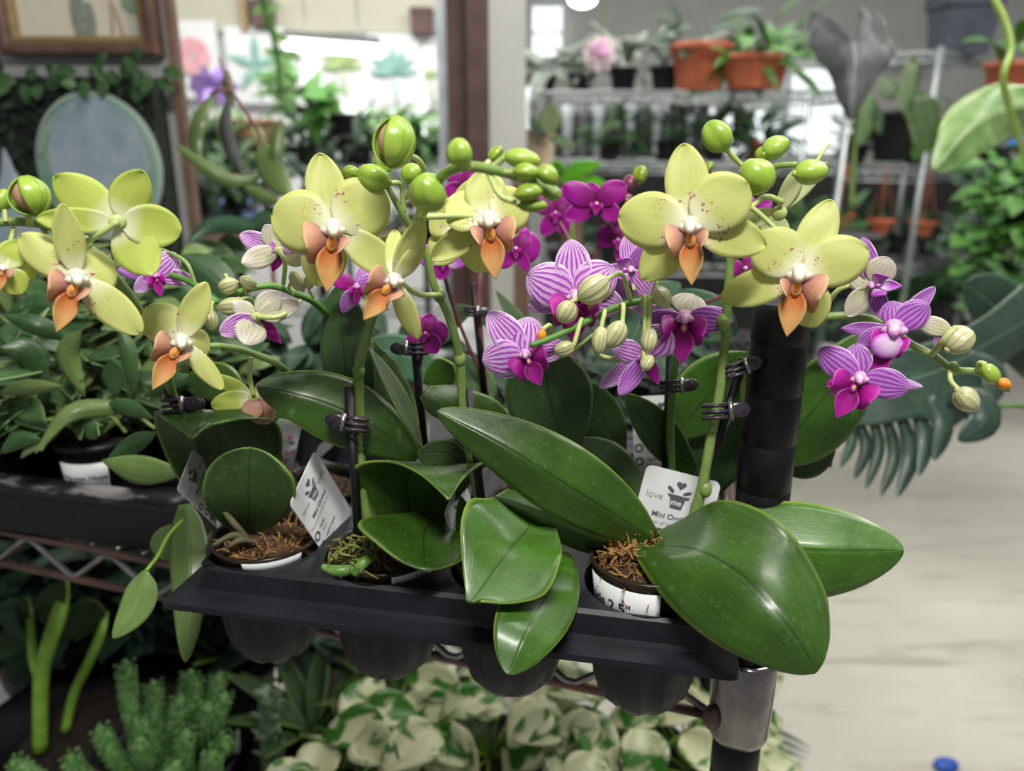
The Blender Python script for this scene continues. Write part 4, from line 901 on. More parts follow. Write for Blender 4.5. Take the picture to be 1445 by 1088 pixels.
# trailing vine over the front rail
tv = thing('trailing_hoya', 'trailing hoya stem with three long leaves hanging over the shelf front', 'hoya', Pz(262, 715, 1.14))
leaf(tv, [(262, 712, .535), (268, 770, .515), (268, 850, .50), (262, 934, .495)], 26, 28, 'leaf_hoya_pale', .004, .004, a=.8, b=.6, base=.3)
leaf(tv, [(206, 806, .50), (200, 830, .497), (186, 862, .495), (160, 900, .493)], 26, 20, 'leaf_hoya_pale', .003, .006, b=.7)
leaf(tv, [(230, 790, .53), (238, 770, .53), (262, 740, .53)], 26, 22, 'leaf_hoya_pale', .003, .003)
MB().tube([V(262, 730, .53), V(238, 755, .52), V(222, 785, .51), V(206, 806, .50)], .0012, 8, 16).build('vine', 'stem_light', tv)
# ---------------------------------------------------------------- room shell
t = NT('concrete'); o_ = t.n('ShaderNodeTexCoord').outputs['Object']
n1 = t.noise(1.3, 5, o_); n2 = t.noise(1, 6, t.scl(o_, (2.2, 14, 1)), .65, .6)
col = t.mix(t.ramp(n1, [(.35, 0.0), (.65, 1.0)]), 'b9b8ab', 'cfcdc0'); col = t.mix(t.ramp(n2, [(.54, 0.0), (.70, .6)]), col, '7f7b70'); col = t.mix(t.ramp(t.noise(5, 5, o_), [(.62, 0.0), (.72, .25)]), col, '8c8880')
t.bump(n2, .08, .01); t.fin(col, t.ramp(n1, [(.3, .35), (.7, .55)]))
def struct(name, mb, mat, **k): return tag(mb.build(name, mat, None, smooth=False, **k), kind='structure')
struct('floor', MB().aab(-5, 7, -1.5, 9, -.03, 0), 'concrete')
simple('wall_white', 'e6e9ea', 'dfe3e3', 3, .7); simple('wall_beige', 'b9b8a6', 'c2c0ae', 4, .7); simple('wall_grey', 'b6b9b4', 'c0c2bd', 4, .7)
simple('wood_dark', '4c3632', '5c443e', 20, .55, bump=.1); simple('wood_mid', '6c5548', '7e6656', 20, .55); simple('panel_white', 'c9cccb', 'd4d6d4', 8, .6)
simple('column_paint', 'b9bab3', 'bfc0b9', 6, .6); simple('trim_metal', 'c8d0d4', 'a8b0b8', 10, .35, metal=.4)
struct('wall_back', MB().aab(-4.2, -.05, 5.0, 5.1, 0, 2.02), 'wall_white')
struct('wall_back', MB().aab(-4.2, -.05, 4.96, 5.1, 2.02, 3.2), 'wall_beige')
struct('wall_back', MB().aab(.05, 6.5, 6.6, 6.7, 0, 3.4), 'wall_grey')
struct('wall_left', MB().aab(-2.4, -.628, 1.55, 1.60, 0, 2.3), 'panel_white')
struct('trim_1', MB().aab(-.624, -.609, 1.53, 1.555, 0, 2.3), 'wood_mid')
struct('wall_divider', MB().aab(-.060, .036, 2.20, 2.42, 0, 3.2), 'column_paint')
struct('trim_2', MB().aab(-.118, -.060, 2.19, 2.46, 0, 3.2).aab(-.172, -.120, 2.22, 2.46, 0, 3.2), 'wood_dark')
struct('trim_3', MB().aab(-.200, -.174, 2.24, 2.46, 0, 3.2), 'trim_metal')
struct('trim_4', MB().aab(-2.4, -.63, 1.540, 1.55, 1.70, 1.706), 'wall_grey')
# bright window strip on the right far wall
t = NT('window_glow'); t.p.inputs['Emission Color'].default_value = (.9, 1, .98, 1); t.p.inputs['Emission Strength'].default_value = 1.1; t.p.inputs['Base Color'].default_value = (.8, .8, .8, 1)
def rectpx(mb, x0, y0, x1, y1, Y, th=.02):
    a = Py(x0, y0, Y); b = Py(x1, y1, Y); mb.aab(min(a.x, b.x), max(a.x, b.x), Y, Y+th, min(a.z, b.z), max(a.z, b.z)); return mb
def win(n, x0, y0, x1, y1, Y):
    o = struct('window_%d' % n, rectpx(MB(), x0, y0, x1, y1, Y, .01), 'window_glow')
    a = Py(x0, y0, Y); b = Py(x1, y1, Y); zt, zb = a.z, b.z; f = MB(); xm = (a.x+b.x)/2
    for q in ((a.x-.03, a.x, zb, zt), (b.x, b.x+.03, zb, zt), (a.x-.03, b.x+.03, zt, zt+.03), (a.x-.03, b.x+.03, zb-.03, zb), (a.x, b.x, zb+(zt-zb)*.45, zb+(zt-zb)*.45+.02)):
        f.aab(q[0], q[1], Y-.03, Y, q[2], q[3])
    f.build('window_frame', 'wall_white', o, smooth=False)
win(1, 1118, 98, 1196, 215, 6.5); win(2, 425, 85, 602, 190, 4.95); win(3, 752, 10, 792, 80, 6.5); win(4, 1000, 150, 1095, 215, 6.5)
# ---------------------------------------------------------------- lamps
t = NT('tube_emit'); t.p.inputs['Emission Color'].default_value = (1, 1, .97, 1); t.p.inputs['Emission Strength'].default_value = 9
def tubelamp(a, b, r, label):
    o = thing('tube_lamp', label, 'lamp', (Vector(a)+Vector(b))/2); a = Vector(a); b = Vector(b); e = (b-a).normalized(); m_ = (a+b)/2
    for s0, s1 in ((a, m_-e*.01), (m_+e*.01, b)): MB().tube([s0, s1], r, 12).build('tube', 'tube_emit', o)
    MB().box(m_+Vector((0, 0, r*2.2)), (b-a)/2, (0, r*1.6, 0), (0, 0, r*.8)).build('lamp_housing', 'wall_white', o, smooth=False)
    for p in (a+e*.1, b-e*.1): MB().tube([p+Vector((0, 0, r*2)), p+Vector((0, 0, .8))], .003, 6).build('suspension_wire', 'rack_silver', o)
tubelamp(Py(405, 63, 3.4), Py(537, 74, 3.2), .017, 'long glowing white tube lamp hanging in the room behind')
lo = thing('ceiling_lamp', 'round glowing ceiling lamp at the top edge of the picture', 'lamp', Py(822, -2, 5.2))
MB().ball(Py(822, -2, 5.2), (.085, 0, 0), (0, .085, 0), (0, 0, .05), 20, 10).build('lamp_bulb', 'tube_emit', lo); MB().tube([Py(822, -8, 5.2), Py(822, -8, 5.2)+Vector((0, 0, .6))], .01, 8).build('lamp_cord', 'rack_silver', lo)
# ---------------------------------------------------------------- left panel: picture, board, plaque
simple('frame_brown', '5b4238', '6b5044', 30, .4); simple('frame_gold', '8a7450', '9c875e', 60, .4, metal=.3); simple('print_paper', 'd6cfbb', 'dcd6c4', 10, .7)
pf = thing('picture_frame', 'brown framed botanical print at the top left corner', 'picture', (-.85, 1.53, 1.8))
fx = -.635; fz = Py(243, 78, 1.52).z; fl_ = Py(-30, 62, 1.52).x; ft = fz+.27
def fr(mb, x0, x1, z0, z1, w_, y0, y1):
    R_ = lambda q, y: [(x0+q, y, z0+q), (x1-q, y, z0+q), (x1-q, y, z1-q), (x0+q, y, z1-q)]
    return mb.grid([R_(0, y1), R_(0, y0+.003), R_(.003, y0), R_(w_*.6, y0), R_(w_, y0+.006), R_(w_, y1)], close=True)
fx0 = Py(2, 60, 1.52).x; 
fr(MB(), fx0, fx, fz, ft, .020, 1.505, 1.545).build('frame', 'frame_brown', pf, smooth=False)
fr(MB(), fx0+.018, fx-.018, fz+.018, ft-.018, .014, 1.512, 1.540).build('inner_moulding', 'frame_gold', pf, smooth=False)
pr_ = MB().aab(fx0+.03, fx-.03, 1.530, 1.538, fz+.03, ft-.03).build('print', 'print_paper', pf, smooth=False)
m_ = MB(); m_.ball(Py(112, 22, 1.528), (.014, 0, 0), (0, .001, 0), (0, 0, .045), 14, 10); m_.ball(Py(128, 30, 1.528), (.010, 0, 0), (0, .001, 0), (0, 0, .033), 14, 10); m_.build('printed_cactus', simple('print_grey', '7f8a7c', '8c9488', 60, .8), pr_)
m_ = MB(); m_.tube([Py(160, 48, 1.528), Py(155, -10, 1.528)], .0012, 6); m_.tube([Py(175, 52, 1.528), Py(160, 5, 1.528)], .0012, 6); m_.build('printed_stem', simple('print_rose', 'a87a70', None, rough=.8), pr_)
m_ = MB()
for a, b in ((185, 8), (196, 14), (178, 2)): m_.ball(Py(a, b, 1.528), (.009, 0, .004), (0, .001, 0), (.0, 0, .013), 10, 8)
m_.build('printed_leaf', simple('print_green', '8fa890', None, rough=.8), pr_)
simple('board_dark', '121814', '24301f', 60, .9, bump=.8)
bx = Py(222, 118, 1.52).x; bz = Py(150, 110, 1.52).z
MO = thing('moss_board', 'dark moss covered board on the left wall behind the plaque', 'board', (-.85, 1.53, 1.4))
MB().aab(-1.3, bx, 1.49, 1.548, 1.0, bz).build('board', 'board_dark', MO, smooth=False)
rg = random.Random(2); mb = MB()
for i in range(420):
    x = rg.uniform(-1.2, bx); z = rg.uniform(1.15, bz); wleaf(mb, (x, 1.485, z), (rg.gauss(0, 1), -.5, rg.gauss(0, 1)), (0, -1, .2), rg.uniform(.015, .035), .014, .2, .1, 4, 2)
tag(mb.build('moss_foliage', simple('foliage_dark', '17261a', '24382a', 60, .7), MO, solid=.0004), kind='stuff')
iv = thing('ivy', 'dark ivy vine draped along the top of the moss board', 'ivy', (-.85, 1.48, bz)); mb = MB()
for i in range(46):
    x = -1.15+.535*i/45; wleaf(mb, (x, 1.475, bz+rg.uniform(-.02, .015)), (rg.gauss(0, .6), -.3, rg.gauss(-.1, .6)), (0, -1, .4), rg.uniform(.025, .045), .024, .2, .1, 5, 4)
for i in range(2): wleaf(mb, (bx-.01-.02*rg.random(), 1.475, bz+.02*i), (rg.gauss(0, .5), -.3, .6), (0, -1, .4), .035, .022, .2, .1, 5, 4)
mb.build('foliage', simple('foliage_mid', '2c4a26', '44683a', 60, .5), iv, solid=.0005)
t = NT('plaque'); o_ = t.n('ShaderNodeTexCoord').outputs['Object']
col = t.mix(t.ramp(t.noise(12, 3, o_, dist=1.5), [(.35, 0.0), (.65, 1.0)]), '8ea2ad', 'a6b6c2'); t.fin(col, .3)
simple('plaque_ring', 'b6bfae', '9fb8b0', 9, .35); simple('plaque_line', '5f9a7c', '74a890', 20, .5); simple('iridescent', 'c9ccd8', 'a8c4cc', 14, .2, metal=.3)
pc = Py(141, 236, 1.47); po = thing('wall_plaque', 'round blue grey plaque with green curved border lines on the moss board', 'plaque', pc)
def disc(name, mat, c, rx, rz, th, y): 
    mb = MB(); n = 56; a = [Vector((c.x+rx*math.cos(2*math.pi*i/n), y, c.z+rz*math.sin(2*math.pi*i/n))) for i in range(n)]; b = [p+Vector((0, th, 0)) for p in a]
    return mb.add(a+b, [tuple(range(n)), tuple(range(n, 2*n))[::-1]]+[(i, (i+1) % n, n+(i+1) % n, n+i) for i in range(n)]).build(name, mat, po, smooth=False)
disc('plaque_rim', 'plaque_ring', pc, .112, .130, .008, 1.466); disc('plaque_face', 'plaque', pc+Vector((.001, 0, .012)), .086, .110, .006, 1.462)
for k, (rx, rz, dx, a0, a1) in enumerate(((.104, .122, 0, 100, 260), (.098, .112, .004, 110, 250), (.104, .122, 0, -50, 70), (.07, .075, -.028, 185, 265), (.055, .06, -.034, 190, 268), (.085, .095, .01, -60, 0))):
    MB().tube([(pc.x+dx+rx*math.cos(math.radians(a0+(a1-a0)*i/20)), 1.4625, pc.z+rz*math.sin(math.radians(a0+(a1-a0)*i/20))) for i in range(21)], .0016, 6).build('border_line', 'plaque_line', po)
q = Py(20, 290, 1.44); wo = thing('wall_ornament', 'pale iridescent teardrop ornament at the left picture edge', 'ornament', q)
mb = MB(); mb.lathe(q+Vector((0, 0, 0)), [(.001, .10), (.006, .085), (.012, .06), (.030, .02), (.055, -.03), (.064, -.07), (.055, -.11), (.03, -.13), (.001, -.135)], 28); 
for v_ in mb.v: v_.y = q.y+(v_.y-q.y)*.12
mb.build('ornament_body', 'iridescent', wo)
# ---------------------------------------------------------------- mid-distance long-leaf vine
lv = thing('long_leaf_vine', 'climbing vine with long drooping olive leaves left of the big yellow flower', 'vine', Pz(380, 420, 1.15))
MB().tube([V(309, 82, .95), V(325, 125, .95), V(345, 155, .95), V(368, 195, .94), V(372, 250, .93), V(380, 330, .92), V(390, 430, .90)], [.0015, .002, .0022, .0025, .0025, .003, .003], 8, 30).build('vine_stem', 'stem_purple', lv)
MB().tube([V(296, 134, .94), V(312, 126, .94), V(330, 130, .95)], .002, 8, 8).build('vine_stem', 'stem_purple', lv); MB().tube([V(372, 246, .93), V(350, 250, .93), V(330, 246, .92)], .0018, 8, 8).build('vine_stem', 'stem_purple', lv)
for mid, wl, wr, mt in (([(302, 132, .94), (285, 165, .92), (277, 200, .92), (283, 232, .92)], 11, 12, 'leaf_olive'), ([(325, 134, .94), (318, 175, .92), (328, 215, .92), (341, 245, .92)], 10, 10, 'leaf_grey'),
                        ([(372, 247, .93), (330, 256, .91), (290, 236, .90), (247, 204, .90)], 11, 11, 'leaf_olive'), ([(368, 196, .94), (378, 230, .92), (395, 255, .91), (412, 280, .91)], 16, 20, 'leaf_olive'),
                        ([(384, 262, .93), (388, 225, .92), (392, 190, .92), (398, 168, .92)], 9, 11, 'leaf_olive'), ([(342, 262, .92), (365, 275, .91), (398, 288, .90)], 9, 9, 'leaf_olive'),
                        ([(330, 150, .96), (322, 125, .96), (320, 98, .96)], 8, 8, 'leaf_olive'),
                        ([(400, 310, .93), (360, 318, .92), (300, 316, .92), (262, 345, .91)], 14, 10, 'leaf_teal'), ([(430, 320, .93), (390, 308, .92), (350, 318, .92)], 20, 16, 'leaf_teal'),
                        ([(330, 400, .95), (300, 370, .95), (262, 345, .95)], 34, 30, 'leaf_dull'), ([(345, 380, .96), (325, 350, .96), (320, 330, .96)], 22, 24, 'leaf_hoya')):
    leaf(lv, mid, wl, wr, mt, .003, .004, b=.7, base=.1, n=16, m=6)
# ---------------------------------------------------------------- generic background plants
def plant_stand(p, r=.07):
    o = thing('plant_stand', 'slim dark plant stand under %s' % p[1], 'stand', (p[0].x, p[0].y, 0)); z = p[0].z
    MB().lathe((p[0].x, p[0].y, 0), [(.001, z), (r, z), (r, z-.012), (.001, z-.012)], 24).build('stand_top', 'dark_box', o)
    MB().tube([(p[0].x, p[0].y, .02), (p[0].x, p[0].y, z-.012)], .012, 10).build('stand_pole', 'dark_box', o)
    MB().lathe((p[0].x, p[0].y, 0), [(.001, .02), (r*1.3, .015), (r*1.4, 0), (.001, 0)], 24).build('stand_base', 'dark_box', o)
def bush(name, label, cat_, c, R, n, L, mat, pot=None, droop=.3, seed=0, flat=1.0, group=None, wf=.4, potmat='black_plastic', up=.3, snap=None):
    rg = random.Random(seed*77+n); c = Vector(c)
    if snap and pot: c.z = min(snap, key=lambda q: abs(q-(c.z-pot[1])))+pot[1]+.006
    o = thing(name, label, cat_, c-Vector((0, 0, (pot[1] if pot else 0))), group); mb = MB()
    for i in range(n):
        a = rg.random()*6.283; p = c+Vector((math.cos(a)*R*rg.random(), math.sin(a)*R*rg.random()*.6, rg.uniform(-.3, .8)*R*flat))
        wleaf(mb, p, (math.cos(a), math.sin(a)*.6-.3, rg.gauss(up, .6)), (0, -.5, 1), L*rg.uniform(.7, 1.3), L*wf*rg.uniform(.7, 1.2), droop, .15, 6, 4)
    mb.build('foliage', mat, o, solid=.0008)
    if pot:
        r, h = pot; MB().lathe(c-Vector((0, 0, h)), [(r*.7, 0), (r*.95, h*.85), (r*1.05, h*.86), (r*1.05, h), (r*.9, h), (r*.9, h*.8), (.001, h*.8)], 24).build('pot', potmat, o)
    return o
simple('terracotta', 'a8553a', 'bb6848', 20, .7); simple('foliage_a', '2c5224', '4a7838', 30, .5, trans=.2); simple('foliage_b', '3f7a2c', '68a048', 30, .5, trans=.25)
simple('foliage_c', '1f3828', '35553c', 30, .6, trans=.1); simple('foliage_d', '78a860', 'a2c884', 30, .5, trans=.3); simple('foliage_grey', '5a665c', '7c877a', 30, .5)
simple('bin_blue', '4a6ea8', '6c8cb8', 20, .5); simple('bin_white', 'c0ccd4', 'd0d8dc', 20, .5); simple('cardboard', 'a07858', 'b08a68', 20, .7); simple('purple_flower', '8a6ab4', 'a488c8', 30, .6)
simple('pot_white', 'c8ccc8', 'b4b8b4', 20, .4); simple('pot_grey', '6c6e72', '80828a', 20, .5); simple('planter_blue', '3a3f48', '4a505a', 20, .5); simple('beige_pot', 'c4b098', 'd0bea8', 20, .6)
simple('cord_orange', '9c5a3c', 'a86848', 20, .6); simple('dark_box', '1c1d1e', '2a2c2c', 20, .6)
# racks: silver wire shelving
def wrack(label, P, levels, r=.014, name='wire_rack', mat='rack_silver', deck=14):
    o = thing(name, label, 'rack', (P[0][0], P[0][1], 0)); top = max(levels)
    P = [Vector((p[0], p[1], 0)) for p in P]
    for p in P: MB().tube([p, p+Vector((0, 0, top+.02))], r, 12).build('post', mat, o)
    for z in levels:
        for a, b in ((0, 1), (1, 2), (2, 3), (3, 0)):
            A_ = P[a]+Vector((0, 0, z)); B_ = P[b]+Vector((0, 0, z)); dn = Vector((0, 0, -.04)); mb = MB(); mb.tube([A_, B_], .005, 8); mb.tube([A_+dn, B_+dn], .005, 8)
            pts = []; n = max(4, int((B_-A_).length/.05))
            for i in range(n+1): pts.append(A_+(B_-A_)*(i/n)+(dn if i % 2 else Vector((0, 0, 0))))
            mb.tube(pts, .0035, 6); mb.build('rail', mat, o)
        mb = MB()
        for i in range(deck+1):
            a = P[0]+(P[1]-P[0])*(i/deck); b = P[3]+(P[2]-P[3])*(i/deck); mb.tube([a+Vector((0, 0, z)), b+Vector((0, 0, z))], .003, 6)
        mb.build('wire_deck', mat, o)
    return o
RP = [(1.62, 4.0), (1.93, 3.8), (2.62, 4.5), (2.31, 4.75)]
wrack('tall silver wire rack on the right with black planter on top', RP, [1.80, 1.27, .82, .35])
def X(px, py, Y): p = Py(px, py, Y); return p
# black planter on top
c = X(1352, 66, 4.1); o = thing('planter', 'dark grey square planter standing on top of the silver rack', 'planter', (c.x, c.y, 1.80)); h = .30
for z0, z1, a, b, nm in ((1.81, 2.02, .098, .120, 'planter_body'), (2.02, 2.15, .128, .134, 'planter_rim')):
    mb = MB(); R_ = lambda q, z: [Vector((c.x+sx*q, c.y+sy*q, z)) for sx, sy in ((-1, -1), (1, -1), (1, 1), (-1, 1))]
    mb.grid([R_(a, z0), R_(b, z1)], close=True); mb.f.append((0, 1, 2, 3)); mb.f.append((4, 5, 6, 7)); mb.build(nm, 'planter_blue', o, smooth=False, bevel=.006)
# alocasia leaf
al = thing('elephant_ear_plant', 'potted plant with one huge dark grey arrow shaped leaf', 'plant', X(1200, 300, 1.6))
leafrows(al, [[(1148, 30, 1.60), (1200, 62, 1.55), (1216, 8, 1.60)], [(1140, 60, 1.57), (1205, 62, 1.53), (1262, 64, 1.60)], [(1158, 88, 1.54), (1207, 85, 1.50), (1258, 84, 1.58)], [(1172, 110, 1.52), (1205, 115, 1.49), (1240, 106, 1.55)],
              [(1182, 140, 1.50), (1203, 142, 1.48), (1222, 138, 1.52)], [(1196, 168, 1.49), (1200, 170, 1.48), (1204, 168, 1.49)]], 'leaf_grey')
leaf(al, [(1200, 62, 1.55), (1168, 45, 1.58), (1146, 16, 1.62)], 24, 20, 'leaf_grey'); leaf(al, [(1206, 62, 1.55), (1226, 45, 1.58), (1214, 6, 1.62)], 14, 26, 'leaf_grey')
MB().tube([V(1203, 62, 1.56), V(1212, 120, 1.66), V(1206, 200, 1.75), V(1200, 300, 1.8)], .006, 8, 16).build('leaf_stalk', 'stem_green', al)
bc = V(1200, 330, 1.8); MB().lathe(bc-Vector((0, 0, .14)), [(.05, 0), (.07, .12), (.075, .12), (.075, .14), (.06, .14), (.001, .13)], 24).build('pot', 'black_plastic', al)
# hanging items on the right rack
for k, (px, py, lab) in enumerate(((1186, 305, 'left'), (1243, 312, 'middle'), (1302, 314, 'right'))):
    c = X(px, py, 3.9); o = thing('hanging_pot', 'small terracotta pot hanging by cords in the silver rack, %s one of three' % lab, 'pot', c-Vector((0, 0, .05)), 'terracotta pots hanging in the silver rack')
    MB().lathe(c-Vector((0, 0, .06)), [(.040, 0), (.058, .05), (.066, .052), (.066, .075), (.056, .075), (.05, .05), (.001, .05)], 24).build('pot', 'terracotta', o)
    hk = c+Vector((0, 0, .26)); 
    for a in (0, 2.1, 4.2): MB().tube([c+Vector((.06*math.cos(a), .06*math.sin(a), .01)), hk], .004, 6).build('cord', 'cord_orange', o)
    mb = MB(); rg = random.Random(k+50)
    for i in range(14): a = rg.random()*6.28; wleaf(mb, c+Vector((0, 0, .01)), (math.cos(a), math.sin(a), rg.uniform(0, .8)), (0, 0, 1), .08, .03, .3, .1, 4, 2)
    mb.build('foliage', 'foliage_c', o)
o = thing('heart_leaf_plant', 'potted climber in a black pot with hanging heart shaped leaves on the rack', 'plant', X(1255, 228, 3.7))
MB().lathe(X(1255, 228, 3.7), [(.07, 0), (.10, .19), (.11, .19), (.11, .22), (.09, .22), (.001, .2)], 28).build('pot', 'black_plastic', o)
for mid, a_, b_, mt in (([(1216, 132, 3.4), (1222, 160, 3.4), (1215, 205, 3.4)], 18, 18, 'leaf_bright'), ([(1236, 150, 3.4), (1238, 165, 3.4), (1242, 190, 3.4)], 10, 10, 'leaf_dull'),
                    ([(1290, 80, 3.3), (1282, 120, 3.3), (1280, 150, 3.3), (1292, 180, 3.3)], 12, 12, 'leaf_orchid'), ([(1300, 130, 3.3), (1305, 170, 3.3), (1300, 222, 3.3)], 22, 26, 'leaf_orchid'),
                    ([(1215, 110, 3.4), (1212, 135, 3.4), (1208, 150, 3.4)], 8, 8, 'leaf_lime'), ([(1260, 140, 3.5), (1250, 120, 3.5), (1240, 112, 3.5)], 14, 14, 'leaf_orchid')):
    leaf(o, mid, a_, b_, mt, 0, 0, a=.7, n=12, m=6, solid=.001)
# big crinkled leaf plus pale stalk
bl = thing('large_leaf_plant', 'plant with a huge crinkled arching green leaf and pale stalk at the right edge', 'plant', V(1500, 330, 1.2))
leaf(bl, [(1520, 150, 1.2), (1430, 152, 1.12), (1370, 180, 1.08), (1318, 240, 1.06)], 44, 34, 'leaf_crinkled', .03, .03, b=.5, base=.5, wave=.012, n=40, m=20)
leaf(bl, [(1455, 130, 1.22), (1410, 128, 1.18), (1350, 160, 1.14), (1322, 200, 1.12)], 16, 12, 'leaf_crinkled', .01, .01, wave=.008)
MB().tube([V(1398, -10, 1.0), V(1418, 30, 1.0), V(1426, 70, 1.0), V(1416, 118, 1.0), V(1440, 200, 1.1), V(1480, 330, 1.2)], .0045, 10, 24).build('leaf_stalk', simple('stalk_lime', 'a8c860', 'b8d474', 40, .4, trans=.2), bl)
bush('basket_plant', 'leafy plant in an orange red pot at the right picture edge', 'plant', V(1432, 88, 2.4), .08, 10, .12, 'foliage_b', (.08, .12), seed=3, potmat='terracotta')
bush('rack_plant', 'green plant on the top right of the silver rack', 'plant', V(1398, 200, 3.6), .22, 60, .12, 'foliage_a', (.06, .1), seed=4)
simple('purple_card', '6a5ab8', '4a8ad0', 12, .5)
o = thing('sign_card', 'small blue and purple card at the right edge behind the big leaf', 'card', V(1440, 178, 2.0)); MB().box(V(1442, 178, 2.0), (.03, 0, 0), (0, .004, 0), (0, 0, .045)).build('card', 'purple_card', o, smooth=False)
# ivy on right edge
for k, (px, py, d, R, n, L, mt) in enumerate(((1430, 290, 2.0, .14, 60, .07, 'foliage_b'), (1420, 370, 2.0, .12, 60, .06, 'foliage_b'), (1432, 440, 1.9, .12, 60, .06, 'foliage_a'), (1405, 330, 2.6, .16, 50, .07, 'foliage_c'), (1440, 240, 2.2, .14, 40, .08, 'foliage_c'))):
    bush('ivy_plant', ['pale green bushy ivy at the right edge under the blue card', 'bright ivy trailing at the right edge, middle cluster', 'ivy leaves just above the monstera leaf at the right edge', 'dark ivy behind the bright ivy at right', 'dark foliage under the big crinkled leaf'][k], 'ivy', V(px, py, d), R, n, L, mt, (.05, .1), seed=k+20, wf=.8)
# plants on the rack shelves
ks = 0
for z, Y, lst in ((1.30, 4.1, [(1190, 'foliage_c', .12), (1270, 'foliage_b', .1), (1330, 'foliage_c', .14), (1385, 'foliage_a', .16)]), (.85, 4.1, [(1170, 'foliage_c', .14), (1215, 'foliage_a', .12), (1262, 'foliage_c', .14), (1310, 'foliage_grey', .12), (1350, 'foliage_a', .16), (1385, 'foliage_b', .14)]),
                  (.55, 3.9, [(1190, 'foliage_c', .16), (1240, 'foliage_c', .16), (1290, 'foliage_a', .16), (1340, 'foliage_c', .18), (1390, 'foliage_a', .18)])):
    for px, mt, R in lst:
        ks += 1; x = Py(px, 350, Y).x
        bush('rack_plant', 'potted plant on the %s shelf of silver rack, %s' % ({1.30: 'second', .85: 'third', .55: 'lowest seen'}[z], ['at far left', 'second from left', 'third from left', 'fourth from left', 'fifth from left', 'at far right'][lst.index((px, mt, R))]), 'plant', (x, Y, z+.10), R, 46, .09, mt, (.06, .10), seed=ks+60, potmat='pot_white' if ks % 3 == 0 else 'black_plastic')
# far shelving, centre right
wrack('long wire rack of plants and tags in the far centre', [(.06, 3.3), (1.30, 3.2), (1.36, 3.8), (.06, 3.9)], [1.60, 1.33, .92, .5], .014, mat='rack_silver', deck=26)
LT = ['white', 'grey', 'pale', 'light']
for k in range(13):
    px = 800+k*22+random.uniform(-5, 5); c = X(px, 148, 3.4); hgt = random.uniform(.13, .22)
    o = thing('hanging_sleeve', 'narrow %s plastic sleeve hanging from the far centre rack, %s from the column' % (['pale', 'grey', 'pale', 'grey green'][k % 4], ['first', 'second', 'third', 'fourth', 'fifth', 'sixth', 'seventh', 'eighth', 'ninth', 'tenth', 'eleventh', 'twelfth', 'thirteenth'][k]), 'sleeve', c, 'pale sleeves hanging from the far centre rack')
    MB().lathe(c-Vector((0, 0, hgt)), [(.012, 0), (.020, hgt*.6), (.026, hgt), (.024, hgt), (.012, .01)], 10).build('sleeve', ['bin_white', 'pot_grey', 'bin_white', 'foliage_grey'][k % 4], o)
for k, (px, py, Y, R, n, L, mt, pt, lab, pm) in enumerate((
    (990, 60, 3.3, .10, 16, .16, 'foliage_c', (.12, .17), 'dark leaved plant in a big terracotta pot on the far rack top', 'terracotta'),
    (1060, 74, 3.2, .14, 26, .14, 'foliage_b', (.11, .12), 'bright bushy plant in a terracotta pot right of the dark leaved one', 'terracotta'),
    (1092, 70, 3.3, .12, 16, .16, 'foliage_a', (.06, .1), 'striped leaf plant at the right end of the far rack top', 'terracotta'),
    (940, 60, 3.4, .07, 6, .24, 'foliage_grey', (.06, .1), 'plant with large dark hanging leaves near the top of the far rack', 'black_plastic'),
    (770, 60, 3.6, .06, 18, .20, 'foliage_grey', (.05, .08), 'tall dark spiky plant just right of the column', 'black_plastic'),
    (880, 95, 3.5, .10, 24, .12, 'foliage_grey', (.06, .1), 'grey green plant below the pink flower', 'black_plastic'),
    (820, 130, 3.5, .10, 20, .1, 'foliage_grey', (.06, .08), 'pale bushy plant on the far rack, beneath the dark spiky one', 'black_plastic'),
    (860, 205, 3.4, .12, 50, .09, 'foliage_a', (.05, .08), 'low green plant at left of the far rack second shelf', 'black_plastic'),
    (940, 205, 3.4, .14, 50, .09, 'foliage_c', (.05, .08), 'low dark plant at the centre of the far rack second shelf', 'black_plastic'),
    (1010, 200, 3.4, .14, 50, .10, 'foliage_a', (.05, .08), 'green plant on far rack second shelf, left of the spiky succulent', 'black_plastic'),
    (1075, 195, 3.4, .12, 60, .10, 'foliage_c', (.05, .08), 'spiky dark succulent on the far rack second shelf right end', 'terracotta'),
    (905, 290, 3.4, .16, 50, .10, 'foliage_c', (.05, .08), 'dark plant on the far rack third shelf at left', 'black_plastic'),
    (1000, 300, 3.4, .16, 50, .10, 'foliage_c', (.05, .08), 'dark plant on the far rack third shelf centre', 'black_plastic'),
    (1100, 300, 3.4, .18, 50, .10, 'foliage_a', (.05, .08), 'dark plant on the far rack third shelf at right', 'black_plastic'),
    (1050, 400, 3.3, .20, 60, .10, 'foliage_c', (.05, .08), 'dark plant on the lowest far shelf behind the post', 'black_plastic'),
    (1150, 370, 3.3, .18, 50, .10, 'foliage_a', (.05, .08), 'green plant on the lowest far shelf right of the post', 'pot_white'),
    (860, 370, 3.3, .18, 60, .10, 'foliage_c', (.05, .08), 'dark plant on the lowest far shelf left of the yellow flower', 'black_plastic'),
    (1175, 430, 3.2, .16, 50, .10, 'foliage_c', (.05, .08), 'dark floor plant behind the striped flowers at right', 'pot_white'))):
    bush('shelf_plant', lab, 'plant', X(px, py, Y), R, n, L, mt, pt, seed=k+100, potmat=pm, wf=.35, snap=[1.60, 1.33, .92, .5] if px > 755 else None)
q_ = rectpx(MB(), 1160, 236, 1400, 470, 4.95, .02); zt_ = max(v.z for v in q_.v)
for v in q_.v: v.z = zt_ if v.z == zt_ else .0
o = q_.build('added_backdrop', 'dark_box', None, smooth=False); tag(o, 'added dark sheet behind the lower half of the silver rack', 'board')  # added dark sheet stands in for the dark clutter behind the rack
